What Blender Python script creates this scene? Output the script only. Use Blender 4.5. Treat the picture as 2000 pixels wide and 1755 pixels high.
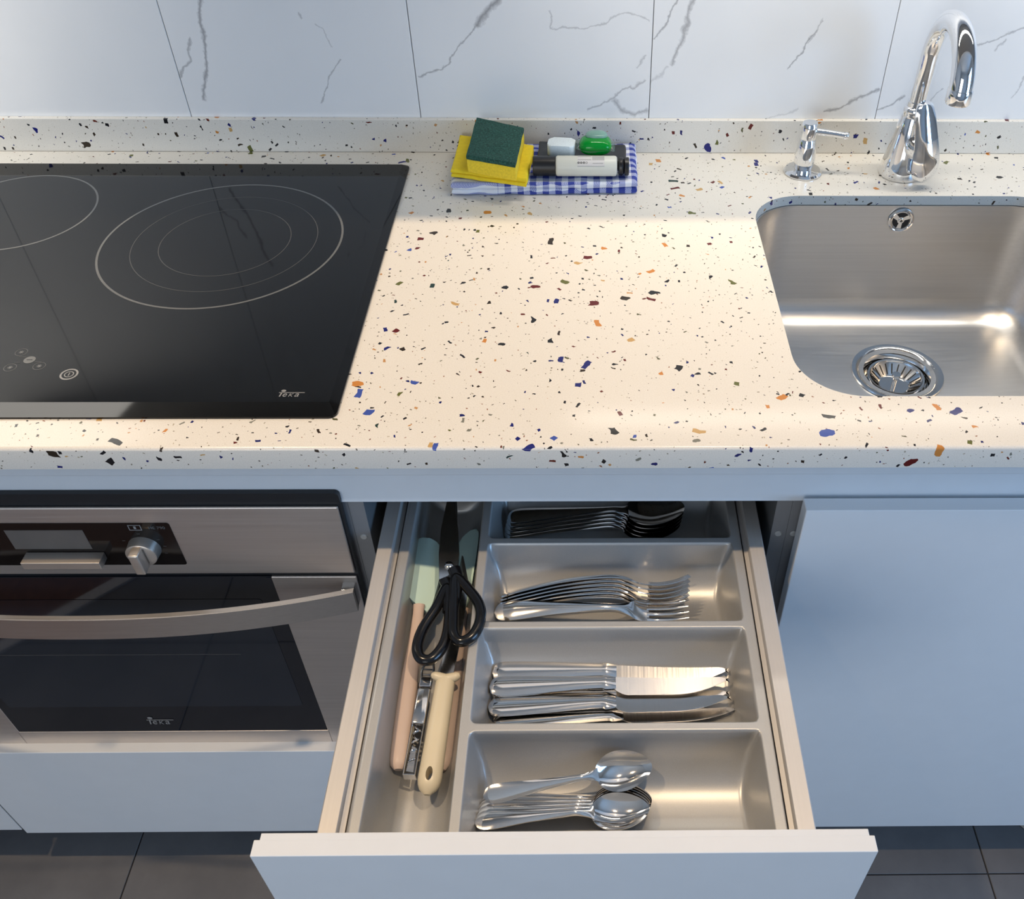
import bpy, bmesh, math, random
from mathutils import Vector, Matrix, noise
random.seed(7)
S = bpy.context.scene
for o in list(bpy.data.objects): bpy.data.objects.remove(o, do_unlink=True)
COL = S.collection
PI = math.pi

# ------------------------------------------------------------------ camera, world, lights, exposure
# metres; x right along the worktop, y towards the tiled wall, z = 0 on the worktop surface
def setup_camera():
    f, cx, cy = 1808.95, 1168.45, 879.35          # pixels in the 2000 x 1755 frame
    yaw, pit, rol = 0.018869, 0.757049, 0.011162
    fw = Vector((math.sin(yaw)*math.cos(pit), math.cos(yaw)*math.cos(pit), -math.sin(pit)))
    rt = Vector((math.cos(yaw), -math.sin(yaw), 0)); up = rt.cross(fw)
    r2 = math.cos(rol)*rt + math.sin(rol)*up; u2 = -math.sin(rol)*rt + math.cos(rol)*up
    cd = bpy.data.cameras.new('camera'); cam = bpy.data.objects.new('camera', cd); COL.objects.link(cam)
    cd.sensor_fit = 'HORIZONTAL'; cd.sensor_width = 36.0; cd.lens = f/2000*36
    cd.shift_x = -(cx-1000)/2000; cd.shift_y = (cy-877.5)/2000
    cd.clip_start = 0.02
    m = Matrix((r2, u2, -fw)).transposed().to_4x4(); m.translation = (0.015218, -0.625832, 0.588236)
    cam.matrix_world = m; S.camera = cam
setup_camera()

W = bpy.data.worlds.new('world'); S.world = W; W.use_nodes = True
W.node_tree.nodes['Background'].inputs[0].default_value = (0.72, 0.85, 1.0, 1)
W.node_tree.nodes['Background'].inputs[1].default_value = 0.6

def area(name, loc, target, sx, sy, power, col, spread=180):
    l = bpy.data.lights.new(name, 'AREA'); l.shape = 'RECTANGLE'; l.size = sx; l.size_y = sy
    l.energy = power; l.color = col; l.spread = math.radians(spread)
    o = bpy.data.objects.new(name, l); COL.objects.link(o); o.location = loc
    o.rotation_euler = (Vector(target)-Vector(loc)).to_track_quat('-Z', 'Y').to_euler(); return o
def spot(name, loc, target, power, col, size, blend, rad):
    l = bpy.data.lights.new(name, 'SPOT'); l.energy = power; l.color = col
    l.spot_size = math.radians(size); l.spot_blend = blend; l.shadow_soft_size = rad
    o = bpy.data.objects.new(name, l); COL.objects.link(o); o.location = loc
    o.rotation_euler = (Vector(target)-Vector(loc)).to_track_quat('-Z', 'Y').to_euler(); return o
WARM = (1.0, 0.74, 0.47)
# daylight entering through the two window openings of the room
area('window_daylight_right', (2.36, -1.15, 0.45), (0.4, -0.6, -0.4), 1.1, 1.3, 34, (0.30, 0.58, 1.0))
area('window_daylight_front', (-0.80, -2.56, 0.45), (-0.4, 0, -0.3), 1.3, 1.2, 17, (0.94, 0.97, 1.0))
# ceiling downlights above the worktop edge
spot('downlight_lamp_left', (-0.80, -0.09, 1.56), (-0.60, -0.05, 0), 56, WARM, 105, 0.5, 0.025)
spot('downlight_lamp_right', (0.33, -0.09, 1.56), (0.33, -0.05, 0), 41, WARM, 105, 0.5, 0.025)
# lamp under the wall cabinet over the sink and lamp in the cooker hood over the hob
area('undercabinet_lamp', (0.42, 0.50, 0.490), (0.42, 0.498, 0), 0.85, 0.03, 1.6, (1.0, 0.93, 0.82), 125)
area('hood_lamp', (-0.95, 0.44, 0.490), (-0.94, 0.46, 0), 0.50, 0.26, 1.9, (1.0, 0.95, 0.87), 140)
vs = S.view_settings
vs.view_transform = 'Standard'; vs.look = 'None'; vs.gamma = 1.0; vs.use_curve_mapping = False
vs.exposure = 0.0
S.cycles.caustics_reflective = False; S.cycles.caustics_refractive = False

# ------------------------------------------------------------------ materials
MATS = {}
class NT:
    def __init__(s, name):
        s.m = bpy.data.materials.new(name); s.m.use_nodes = True; s.t = s.m.node_tree
        s.b = s.t.nodes['Principled BSDF']; MATS[name] = s.m
    def n(s, typ, **kw):
        x = s.t.nodes.new(typ)
        for k, v in kw.items(): setattr(x, k, v)
        return x
    def l(s, a, b): s.t.links.new(a, b)
    def val(s, sock, v):
        if hasattr(v, 'is_linked') or hasattr(v, 'links'): s.l(v, sock)
        else: sock.default_value = v
    def math(s, op, a, b=None, c=None, clamp=False):
        x = s.n('ShaderNodeMath', operation=op, use_clamp=clamp)
        for i, v in enumerate((a, b, c)):
            if v is not None: s.val(x.inputs[i], v)
        return x.outputs[0]
    def vm(s, op, a, b=None):
        x = s.n('ShaderNodeVectorMath', operation=op); s.val(x.inputs[0], a)
        if b is not None: s.val(x.inputs[1], b)
        return x.outputs['Value'] if op in ('LENGTH', 'DOT_PRODUCT', 'DISTANCE') else x.outputs[0]
    def mix(s, f, a, b, mode='MIX'):
        x = s.n('ShaderNodeMix', data_type='RGBA', blend_type=mode)
        s.val(x.inputs[0], f); s.val(x.inputs[6], a); s.val(x.inputs[7], b); return x.outputs[2]
    def obj(s): return s.n('ShaderNodeTexCoord').outputs['Object']
    def noise(s, co, scale, detail=3, rough=0.5):
        x = s.n('ShaderNodeTexNoise'); s.l(co, x.inputs['Vector']); x.inputs['Scale'].default_value = scale
        x.inputs['Detail'].default_value = detail; x.inputs['Roughness'].default_value = rough; return x
    def mapping(s, co, scale=(1,1,1), rot=(0,0,0)):
        x = s.n('ShaderNodeMapping'); s.l(co, x.inputs[0]); x.inputs['Scale'].default_value = scale
        x.inputs['Rotation'].default_value = rot; return x.outputs[0]
    def ramp(s, f, stops, interp='LINEAR'):
        x = s.n('ShaderNodeValToRGB'); s.val(x.inputs[0], f); cr = x.color_ramp; cr.interpolation = interp
        while len(cr.elements) < len(stops): cr.elements.new(0.5)
        for e, (p, c) in zip(cr.elements, stops): e.position = p; e.color = c if len(c) == 4 else (*c, 1)
        return x.outputs[0]
    def bump(s, h, strength, dist):
        x = s.n('ShaderNodeBump'); s.l(h, x.inputs['Height']); x.inputs['Strength'].default_value = strength
        x.inputs['Distance'].default_value = dist; s.l(x.outputs[0], s.b.inputs['Normal'])
    def set(s, **kw):
        for k, v in kw.items(): s.val(s.b.inputs[k.replace('_', ' ')], v)
def c3(r, g, b): return (r, g, b, 1)
def plain(name, col, rough=0.5, metal=0.0, var=0.04, scale=30, **kw):
    t = NT(name); co = t.obj(); nz = t.noise(co, scale, 3)
    lo = tuple(max(0, c*(1-var)) for c in col); hi = tuple(min(1, c*(1+var)) for c in col)
    t.l(t.ramp(nz.outputs['Fac'], [(0.3, lo), (0.7, hi)]), t.b.inputs['Base Color'])
    t.set(Roughness=rough, Metallic=metal, **kw); return t
def brushed(name, col, rough, axis=0, metal=1.0, streak=0.06, scale=14, bump=0.04):
    t = NT(name); co = t.obj(); sc = [scale*40]*3; sc[axis] = scale*0.6
    nz = t.noise(t.mapping(co, tuple(sc)), 1.0, 2); big = t.noise(co, 9, 3)
    lo = tuple(c*(1-streak) for c in col); hi = tuple(min(1, c*(1+streak)) for c in col)
    t.l(t.ramp(nz.outputs['Fac'], [(0.3, lo), (0.7, hi)]), t.b.inputs['Base Color'])
    r = t.math('MULTIPLY_ADD', nz.outputs['Fac'], 0.10, rough-0.08)
    r = t.math('MULTIPLY_ADD', big.outputs['Fac'], 0.07, r)
    t.set(Metallic=metal); t.l(r, t.b.inputs['Roughness'])
    t.bump(nz.outputs['Fac'], bump, 0.0004); return t

# terrazzo: boxes of coloured glass, randomly turned in space and cut by the polished face
def terrazzo():
    t = NT('terrazzo'); co = t.obj()
    grain = t.noise(co, 900, 2); cloud = t.noise(co, 6, 2)
    col = t.ramp(grain.outputs['Fac'], [(0.25, (0.66, 0.625, 0.56)), (0.55, (0.745, 0.71, 0.645)), (0.8, (0.79, 0.76, 0.70))])
    col = t.mix(t.math('MULTIPLY', cloud.outputs['Fac'], 0.10), col, c3(0.80, 0.77, 0.70))
    def layer(col, scale, smin, smax, dens, stops, stretch, power=2.0):
        wob = t.noise(co, scale*2.2, 1)
        wv = t.vm('SCALE', t.vm('SUBTRACT', wob.outputs['Color'], (0.5, 0.5, 0.5)))
        wv.node.inputs['Scale'].default_value = 0.22/scale
        cw = t.vm('ADD', co, wv)
        v = t.n('ShaderNodeTexVoronoi', feature='F1'); v.inputs['Scale'].default_value = scale; t.l(cw, v.inputs['Vector'])
        sep = t.n('ShaderNodeSeparateColor'); t.l(v.outputs['Color'], sep.inputs[0])
        loc = t.vm('SUBTRACT', cw, v.outputs['Position'])
        vr = t.n('ShaderNodeVectorRotate', rotation_type='EULER_XYZ'); t.l(loc, vr.inputs['Vector'])
        rot = t.vm('SCALE', v.outputs['Color']); rot.node.inputs['Scale'].default_value = 6.2832
        t.l(rot, vr.inputs['Rotation'])
        q = t.vm('ABSOLUTE', t.vm('MULTIPLY', vr.outputs[0], stretch))
        sx = t.n('ShaderNodeSeparateXYZ'); t.l(q, sx.inputs[0])
        d = t.math('MAXIMUM', t.math('MAXIMUM', sx.outputs[0], sx.outputs[1]), sx.outputs[2])
        d = t.math('MAXIMUM', d, t.math('MULTIPLY', t.math('ADD', sx.outputs[0], sx.outputs[1]), 0.66))
        rnd = t.math('FRACT', t.math('MULTIPLY', sep.outputs[0], 17.31))
        size = t.math('MULTIPLY_ADD', t.math('POWER', rnd, power), smax-smin, smin)
        inside = t.math('LESS_THAN', d, size)
        pick = t.math('LESS_THAN', t.math('FRACT', t.math('MULTIPLY', sep.outputs[1], 23.7)), dens)
        mask = t.math('MULTIPLY', inside, pick)
        cc = t.ramp(t.math('FRACT', t.math('MULTIPLY', sep.outputs[2], 31.9)), stops, 'CONSTANT')
        return t.mix(mask, col, cc)
    small = [(0, (0.035, 0.03, 0.025)), (0.25, (0.10, 0.085, 0.06)), (0.45, (0.30, 0.27, 0.21)), (0.7, (0.42, 0.37, 0.28)), (0.88, (0.25, 0.10, 0.05))]
    big = [(0, (0.012, 0.016, 0.15)), (0.20, (0.012, 0.012, 0.014)), (0.40, (0.03, 0.02, 0.012)), (0.50, (0.11, 0.010, 0.008)),
           (0.60, (0.55, 0.22, 0.05)), (0.72, (0.52, 0.33, 0.13)), (0.80, (0.12, 0.13, 0.035)), (0.88, (0.02, 0.045, 0.04)), (0.93, (0.05, 0.09, 0.36))]
    mid = [(0, (0.012, 0.012, 0.016)), (0.38, (0.035, 0.022, 0.014)), (0.55, (0.012, 0.016, 0.12)), (0.70, (0.12, 0.02, 0.012)),
           (0.78, (0.10, 0.10, 0.05)), (0.86, (0.5, 0.26, 0.10)), (0.94, (0.20, 0.20, 0.17))]
    col = layer(col, 230, 0.0004, 0.0015, 0.52, small, (1, 1.8, 2.6))
    col = layer(col, 96, 0.0011, 0.0040, 0.90, mid, (1, 2.1, 3.0))
    col = layer(col, 47, 0.0018, 0.0073, 0.95, big, (1, 1.7, 2.4), 1.5)
    t.l(col, t.b.inputs['Base Color']); t.set(Roughness=0.22); t.b.inputs['Specular IOR Level'].default_value = 0.4
terrazzo()

# marbled wall tile: grey veins drawn as strokes in the plane of the wall (x, z)
VEINS = [  # x0, z0, x1, z1, half width, strength
    (-0.4667,0.1971,-0.4737,0.1818,0.0034,0.75),
    (-0.4737,0.1818,-0.4738,0.1768,0.0034,0.75),
    (-0.4738,0.1768,-0.4725,0.1631,0.0034,0.75),
    (-0.4725,0.1631,-0.4774,0.1459,0.0034,0.75),
    (-0.4774,0.1459,-0.4807,0.1284,0.0034,0.75),
    (-0.4807,0.1284,-0.4870,0.0963,0.0034,0.75),
    (-0.4870,0.0963,-0.4938,0.0819,0.0034,0.75),
    (-0.4938,0.0819,-0.4973,0.0694,0.0034,0.75),
    (-0.4917,0.1510,-0.5021,0.1355,0.0026,0.60),
    (-0.5021,0.1355,-0.5038,0.1237,0.0026,0.60),
    (-0.5038,0.1237,-0.5139,0.1144,0.0026,0.60),
    (-0.5139,0.1144,-0.5207,0.1023,0.0026,0.60),
    (-0.3264,0.1669,-0.3200,0.1593,0.0016,0.40),
    (-0.3200,0.1593,-0.3152,0.1401,0.0016,0.40),
    (-0.3084,0.1231,-0.3225,0.1017,0.0015,0.60),
    (-0.3225,0.1017,-0.3428,0.0636,0.0015,0.60),
    (-0.3474,0.1842,-0.3425,0.1768,0.0020,0.50),
    (-0.0954,0.2018,-0.1060,0.1877,0.0050,0.80),
    (-0.1060,0.1877,-0.1208,0.1646,0.0050,0.80),
    (-0.1208,0.1646,-0.1349,0.1537,0.0018,0.65),
    (-0.1349,0.1537,-0.1492,0.1421,0.0018,0.65),
    (-0.1492,0.1421,-0.1611,0.1224,0.0018,0.65),
    (-0.1611,0.1224,-0.1722,0.1130,0.0018,0.65),
    (-0.1722,0.1130,-0.1895,0.1089,0.0018,0.65),
    (-0.1895,0.1089,-0.2040,0.1008,0.0018,0.65),
    (-0.0290,0.1868,-0.0308,0.1675,0.0016,0.45),
    (-0.0308,0.1675,0.0072,0.1639,0.0016,0.45),
    (0.0072,0.1639,0.0400,0.1716,0.0016,0.45),
    (0.0400,0.1716,0.0594,0.1829,0.0016,0.45),
    (0.0594,0.1829,0.0789,0.1842,0.0016,0.45),
    (0.0789,0.1842,0.0976,0.1750,0.0016,0.45),
    (0.0191,0.0578,0.0482,0.0720,0.0020,0.55),
    (0.0482,0.0720,0.0672,0.0860,0.0020,0.55),
    (0.0672,0.0860,0.0970,0.0978,0.0020,0.55),
    (0.0551,0.0720,0.0659,0.0579,0.0042,0.60),
    (0.0659,0.0579,0.0836,0.0515,0.0042,0.60),
    (0.0836,0.0515,0.1009,0.0580,0.0042,0.60),
    (0.0847,0.1167,0.0976,0.1313,0.0020,0.45),
    (0.1530,0.2030,0.1447,0.1752,0.0042,0.65),
    (0.1447,0.1752,0.1431,0.1530,0.0042,0.65),
    (0.1431,0.1530,0.1375,0.1368,0.0042,0.65),
    (0.1375,0.1368,0.1304,0.1222,0.0042,0.65),
    (0.1332,0.1998,0.1218,0.1751,0.0018,0.70),
    (0.1218,0.1751,0.1052,0.1528,0.0018,0.70),
    (0.1253,0.1169,0.1028,0.0910,0.0020,0.30),
    (0.3205,0.1772,0.3070,0.1472,0.0016,0.50),
    (0.3141,0.1646,0.3037,0.1472,0.0017,0.75),
    (0.3037,0.1472,0.2849,0.1161,0.0017,0.75),
    (0.3441,0.0588,0.3694,0.0660,0.0026,0.70),
    (0.3694,0.0660,0.3882,0.0767,0.0026,0.70),
    (0.3882,0.0767,0.4121,0.0886,0.0026,0.70),
    (0.2669,0.0478,0.3070,0.0623,0.0018,0.30),
    (0.4164,0.0591,0.4324,0.0662,0.0022,0.65),
    (0.4324,0.0662,0.4487,0.0804,0.0022,0.65),
    (0.4841,0.0700,0.4995,0.0910,0.0014,0.50),
    (0.5293,0.1436,0.5434,0.1527,0.0020,0.60),
    (0.5434,0.1527,0.5585,0.1579,0.0020,0.60),
    (0.5585,0.1579,0.5877,0.1708,0.0020,0.60),
    (0.5534,0.1417,0.5635,0.1528,0.0018,0.50),
    (0.5940,0.0774,0.6048,0.1086,0.0014,0.50),
]
def marble(name, veins):
    t = NT(name); co = t.n('ShaderNodeNewGeometry').outputs['Position']
    n1 = t.noise(co, 38, 4, 0.6); n2 = t.noise(co, 5, 3); n3 = t.noise(co, 140, 3, 0.6)
    off = t.vm('SCALE', t.vm('SUBTRACT', n1.outputs['Color'], (0.5, 0.5, 0.5))); off.node.inputs['Scale'].default_value = 0.020
    p = t.vm('MULTIPLY', t.vm('ADD', co, off), (1, 0, 1))
    acc = None
    for x0, z0, x1, z1, w, st in veins:
        a = Vector((x0, 0, z0)); d = Vector((x1-x0, 0, z1-z0)); L2 = d.length_squared
        pa = t.vm('SUBTRACT', p, tuple(a))
        h = t.math('DIVIDE', t.vm('DOT_PRODUCT', pa, tuple(d)), L2, clamp=True)
        pr = t.vm('SCALE', tuple(d)); t.l(h, pr.node.inputs['Scale'])
        dist = t.vm('DISTANCE', pa, pr)
        taper = t.math('MULTIPLY_ADD', n3.outputs['Fac'], w*1.7, w*0.15)
        m = t.math('SUBTRACT', 1.0, t.math('DIVIDE', dist, taper), clamp=True)
        m = t.math('MULTIPLY', m, st)
        acc = m if acc is None else t.math('MAXIMUM', acc, m)
    if acc is None: acc = 0.0
    base = t.ramp(n2.outputs['Fac'], [(0.3, (0.78, 0.79, 0.80)), (0.7, (0.84, 0.845, 0.85))])
    # finer random veining over the rest of the wall
    n4 = t.noise(t.mapping(co, (1, 1, 0.55), (0, 0.5, 0)), 3.2, 5, 0.55); n5 = t.noise(co, 2.1, 2)
    fine = t.math('SUBTRACT', 1.0, t.math('MULTIPLY', t.math('ABSOLUTE', t.math('SUBTRACT', n4.outputs['Fac'], 0.5)), 70), clamp=True)
    fine = t.math('MULTIPLY', fine, t.math('MULTIPLY', t.math('SUBTRACT', n5.outputs['Fac'], 0.52, clamp=True), 1.6))
    sepz = t.n('ShaderNodeSeparateXYZ'); t.l(co, sepz.inputs[0])
    fine = t.math('MULTIPLY', fine, t.math('GREATER_THAN', sepz.outputs[2], 0.24))
    acc = t.math('MAXIMUM', acc, fine)
    t.l(t.mix(acc, base, c3(0.20, 0.20, 0.215)), t.b.inputs['Base Color'])
    t.set(Roughness=0.36); t.bump(n3.outputs['Fac'], 0.10, 0.0006)
TW, TX = 0.3121, -0.5215                         # wall tile width and first joint
for k in range(-5, 9):
    marble('marble_tile_%d' % k, [v for v in VEINS if TX+TW*k <= (v[0]+v[2])/2 < TX+TW*(k+1)])

plain('grout', (0.30, 0.30, 0.30), 0.9)
plain('white_lacquer', (0.74, 0.76, 0.78), 0.16, var=0.01)
plain('lacquer_edge', (0.76, 0.76, 0.77), 0.3, var=0.01)
plain('profile_white', (0.62, 0.65, 0.68), 0.38, var=0.015)
plain('carcass_grey', (0.16, 0.165, 0.17), 0.5, var=0.03)
plain('carcass_edge', (0.22, 0.22, 0.225), 0.5, var=0.03)
plain('cap_plastic', (0.42, 0.42, 0.41), 0.45)
brushed('drawer_metal', (0.60, 0.575, 0.55), 0.42, axis=1, metal=0.45, streak=0.02)
plain('tray_plastic', (0.48, 0.48, 0.475), 0.36, metal=0.45, var=0.05, scale=1500)
brushed('sink_steel', (0.62, 0.62, 0.62), 0.35, axis=0, streak=0.03, scale=9, bump=0.03)
brushed('oven_steel', (0.74, 0.69, 0.655), 0.44, axis=0, streak=0.04)
brushed('handle_steel', (0.74, 0.70, 0.66), 0.36, axis=0, streak=0.03)
brushed('blade_steel', (0.80, 0.78, 0.76), 0.17, axis=1, streak=0.03, bump=0.02)
plain('polished_steel', (0.82, 0.80, 0.78), 0.09, metal=1.0, var=0.01)
plain('chrome', (0.84, 0.85, 0.87), 0.045, metal=1.0, var=0.01)
plain('dark_steel', (0.36, 0.36, 0.36), 0.25, metal=1.0)
plain('black_void', (0.004, 0.004, 0.005), 0.6)
plain('rubber_black', (0.010, 0.012, 0.015), 0.45)
plain('scissor_black', (0.004, 0.004, 0.005), 0.20, var=0.1)
plain('black_plastic', (0.006, 0.006, 0.007), 0.34)
plain('black_film', (0.012, 0.012, 0.013), 0.36, var=0.25, scale=60)
def glass_black(name, col, smudge, rough, ior=1.41):
    t = NT(name); co = t.obj(); nz = t.noise(co, 14, 4, 0.6); fine = t.noise(co, 420, 2)
    m = t.math('MULTIPLY', t.math('SUBTRACT', nz.outputs['Fac'], 0.45, clamp=True), smudge)
    t.l(t.mix(m, c3(*col), c3(0.06, 0.06, 0.065)), t.b.inputs['Base Color'])
    t.l(t.math('MULTIPLY_ADD', m, 0.3, rough), t.b.inputs['Roughness']); t.b.inputs['IOR'].default_value = ior
glass_black('hob_glass', (0.004, 0.0042, 0.0046), 0.03, 0.05)
glass_black('oven_glass', (0.006, 0.008, 0.013), 0.03, 0.03, 1.6)
glass_black('oven_inner_glass', (0.013, 0.018, 0.027), 0.03, 0.05, 1.6)
glass_black('control_glass', (0.012, 0.009, 0.008), 0.05, 0.08)
plain('display_glass', (0.13, 0.118, 0.108), 0.35, var=0.08)
plain('print_grey', (0.13, 0.135, 0.135), 0.35)
plain('print_light', (0.26, 0.26, 0.26), 0.35)
plain('print_dim', (0.075, 0.075, 0.073), 0.3)
plain('knob_metal', (0.62, 0.56, 0.50), 0.34, metal=0.75)
plain('mint_silicone', (0.60, 0.82, 0.77), 0.45, var=0.02)
plain('pink_beige', (0.66, 0.52, 0.45), 0.42, var=0.02)
plain('cream_plastic', (0.74, 0.66, 0.49), 0.32, var=0.02)
plain('dark_hole', (0.30, 0.25, 0.15), 0.5)
plain('sponge_yellow', (0.82, 0.62, 0.035), 0.85, var=0.10, scale=420)
plain('cloth_yellow', (0.83, 0.63, 0.018), 0.8, var=0.06, scale=160)
plain('tablet_white', (0.70, 0.77, 0.79), 0.6, var=0.06, scale=600)
plain('bottle_white', (0.66, 0.66, 0.58), 0.38, var=0.015)
plain('label_grey', (0.44, 0.42, 0.40), 0.5)
plain('label_white', (0.66, 0.63, 0.60), 0.5)
plain('label_dark', (0.06, 0.06, 0.05), 0.5)
def scour():
    t = NT('scour_green'); co = t.obj(); nz = t.noise(co, 420, 4, 0.7); big = t.noise(co, 60, 2)
    t.l(t.ramp(nz.outputs['Fac'], [(0.32, (0.003, 0.020, 0.016)), (0.52, (0.016, 0.082, 0.062)), (0.72, (0.05, 0.16, 0.125))]), t.b.inputs['Base Color'])
    t.set(Roughness=0.9); t.bump(nz.outputs['Fac'], 0.8, 0.0012)
scour()
def gingham():
    t = NT('gingham_cloth'); co = t.obj(); s = t.n('ShaderNodeSeparateXYZ'); t.l(co, s.inputs[0])
    nz = t.noise(co, 55, 2)
    def stripe(v, per, ph):
        f = t.math('FRACT', t.math('ADD', t.math('DIVIDE', v, per), ph)); return t.math('LESS_THAN', f, 0.5)
    wv = t.math('MULTIPLY_ADD', nz.outputs['Fac'], 0.004, s.outputs[1])
    yz = t.math('SUBTRACT', wv, s.outputs[2])        # the check runs over the folded front edge
    sx = stripe(t.math('MULTIPLY_ADD', nz.outputs['Fac'], 0.002, s.outputs[0]), 0.0165, 0.35); sy = stripe(yz, 0.0165, 0.05)
    border = t.math('GREATER_THAN', s.outputs[0], -0.098)
    sx = t.math('MULTIPLY', sx, border)
    lvl = t.math('MULTIPLY', t.math('ADD', sx, sy), 0.5)
    # twill threads show inside the half-tone squares
    tw = t.math('FRACT', t.math('MULTIPLY', t.math('ADD', s.outputs[0], yz), 480)); tw = t.math('MULTIPLY_ADD', t.math('LESS_THAN', tw, 0.5), 0.5, -0.25)
    half = t.math('MULTIPLY', t.math('COMPARE', lvl, 0.5, 0.1), tw)
    lvl = t.math('ADD', lvl, half, clamp=True)
    t.l(t.ramp(lvl, [(0.0, (0.76, 0.78, 0.84)), (0.5, (0.30, 0.34, 0.62)), (1.0, (0.035, 0.055, 0.30))]), t.b.inputs['Base Color'])
    t.set(Roughness=0.9); f = t.noise(co, 900, 2); t.bump(f.outputs['Fac'], 0.5, 0.0006)
gingham()
def gel(name, col, trans, rough, ior=1.4, alpha=1.0):
    t = NT(name); co = t.obj(); nz = t.noise(co, 60, 2)
    t.l(t.ramp(nz.outputs['Fac'], [(0.3, tuple(c*0.85 for c in col)), (0.7, col)]), t.b.inputs['Base Color'])
    t.set(Roughness=rough); t.b.inputs['Transmission Weight'].default_value = trans; t.b.inputs['IOR'].default_value = ior
    t.b.inputs['Alpha'].default_value = alpha
gel('pod_gel', (0.0, 0.42, 0.04), 0.35, 0.12)
gel('pod_dome', (0.27, 0.50, 0.42), 0.25, 0.25)
gel('pod_film', (0.55, 0.85, 0.70), 0.9, 0.12, 1.15, 0.38)
def floor_tile():
    t = NT('floor_tile'); co = t.n('ShaderNodeNewGeometry').outputs['Position']; nz = t.noise(co, 7, 5, 0.6); f = t.noise(co, 160, 3)
    c = t.ramp(nz.outputs['Fac'], [(0.3, (0.095, 0.095, 0.100)), (0.7, (0.150, 0.147, 0.150))])
    t.l(t.mix(t.math('MULTIPLY', f.outputs['Fac'], 0.22), c, c3(0.10, 0.10, 0.105)), t.b.inputs['Base Color'])
    t.set(Roughness=0.48); t.bump(f.outputs['Fac'], 0.15, 0.0008)
floor_tile()
plain('floor_grout', (0.035, 0.035, 0.037), 0.9)
plain('wall_paint', (0.70, 0.70, 0.69), 0.8, var=0.02, scale=4)
plain('ceiling_paint', (0.80, 0.80, 0.79), 0.85, var=0.02, scale=4)
plain('rug_brown', (0.12, 0.055, 0.035), 0.95, var=0.25, scale=90)
plain('rug_edge', (0.42, 0.41, 0.42), 0.9, var=0.1, scale=200)
plain('hood_steel', (0.60, 0.60, 0.60), 0.3, metal=1.0)
def emit(name, col, s):
    t = NT(name); co = t.obj(); nz = t.noise(co, 5, 1)
    t.l(t.ramp(nz.outputs['Fac'], [(0.3, tuple(c*0.97 for c in col)), (0.7, col)]), t.b.inputs['Emission Color'])
    t.b.inputs['Emission Strength'].default_value = s; t.set(Base_Color=c3(*col))
emit('lamp_lens', (1.0, 0.86, 0.66), 3.0)

# ------------------------------------------------------------------ mesh helpers
def link(name, me, mat, parent=None, smooth=True):
    o = bpy.data.objects.new(name, me); COL.objects.link(o)
    if mat is not None and not me.materials: me.materials.append(MATS[mat])
    if smooth:
        for p in me.polygons: p.use_smooth = True
        try: me.set_sharp_from_angle(angle=math.radians(35))
        except Exception: pass
    if parent: o.parent = parent
    return o
def from_bm(name, bm, mat, parent=None, smooth=True):
    bmesh.ops.recalc_face_normals(bm, faces=bm.faces)
    me = bpy.data.meshes.new(name); bm.to_mesh(me); bm.free(); return link(name, me, mat, parent, smooth)
def pyd(name, v, f, mat, parent=None, smooth=True, fix=True):
    me = bpy.data.meshes.new(name); me.from_pydata([tuple(p) for p in v], [], f); me.update()
    if fix:
        bm = bmesh.new(); bm.from_mesh(me); bmesh.ops.recalc_face_normals(bm, faces=bm.faces); bm.to_mesh(me); bm.free()
    return link(name, me, mat, parent, smooth)
def tag(o, label, cat=None, group=None, kind=None):
    if label: o['label'] = label
    if cat: o['category'] = cat
    if group: o['group'] = group
    if kind: o['kind'] = kind
    return o
def thing(name, label, cat, loc=(0, 0, 0), group=None):
    o = bpy.data.objects.new(name, None); COL.objects.link(o); o.location = loc; o.empty_display_size = 0.02
    return tag(o, label, cat, group)
def add_box(bm, x0, x1, y0, y1, z0, z1, bev=0.0, seg=2):
    r = bmesh.ops.create_cube(bm, size=1.0); vs_ = r['verts']
    for v in vs_: v.co = Vector(((x0+x1)/2+v.co.x*(x1-x0), (y0+y1)/2+v.co.y*(y1-y0), (z0+z1)/2+v.co.z*(z1-z0)))
    if bev > 0:
        es = list({e for v in vs_ for e in v.link_edges})
        bmesh.ops.bevel(bm, geom=es, offset=bev, segments=seg, affect='EDGES', profile=0.5)
    return vs_
def box(name, x0, x1, y0, y1, z0, z1, mat, parent=None, bev=0.0008, seg=2):
    bm = bmesh.new(); add_box(bm, x0, x1, y0, y1, z0, z1, bev, seg); return from_bm(name, bm, mat, parent, smooth=bev >= 0.0015)
def add_prism(bm, pts, z0, z1, bev=0.0, seg=2, M=None):
    lo = [bm.verts.new((p[0], p[1], z0)) for p in pts]; hi = [bm.verts.new((p[0], p[1], z1)) for p in pts]
    n = len(pts); fs = [bm.faces.new(lo[::-1]), bm.faces.new(hi)]
    for i in range(n): fs.append(bm.faces.new((lo[i], lo[(i+1) % n], hi[(i+1) % n], hi[i])))
    if bev > 0:
        es = [e for e in fs[1].edges] + [e for e in fs[0].edges]
        r = bmesh.ops.bevel(bm, geom=es, offset=bev, segments=seg, affect='EDGES', profile=0.5)
    if M is not None:
        for v in lo+hi:
            if v.is_valid: v.co = M @ v.co
def prism(name, pts, z0, z1, mat, parent=None, bev=0.0, seg=2, M=None):
    bm = bmesh.new(); add_prism(bm, pts, z0, z1, bev, seg)
    if M is not None:
        for v in bm.verts: v.co = M @ v.co
    return from_bm(name, bm, mat, parent)
def rrect(x0, x1, y0, y1, r, n=6):
    pts = []
    for cx, cy, a in ((x1-r, y1-r, 0), (x0+r, y1-r, 90), (x0+r, y0+r, 180), (x1-r, y0+r, 270)):
        for i in range(n+1):
            t = math.radians(a+90*i/n); pts.append((cx+r*math.cos(t), cy+r*math.sin(t)))
    return pts
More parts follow.
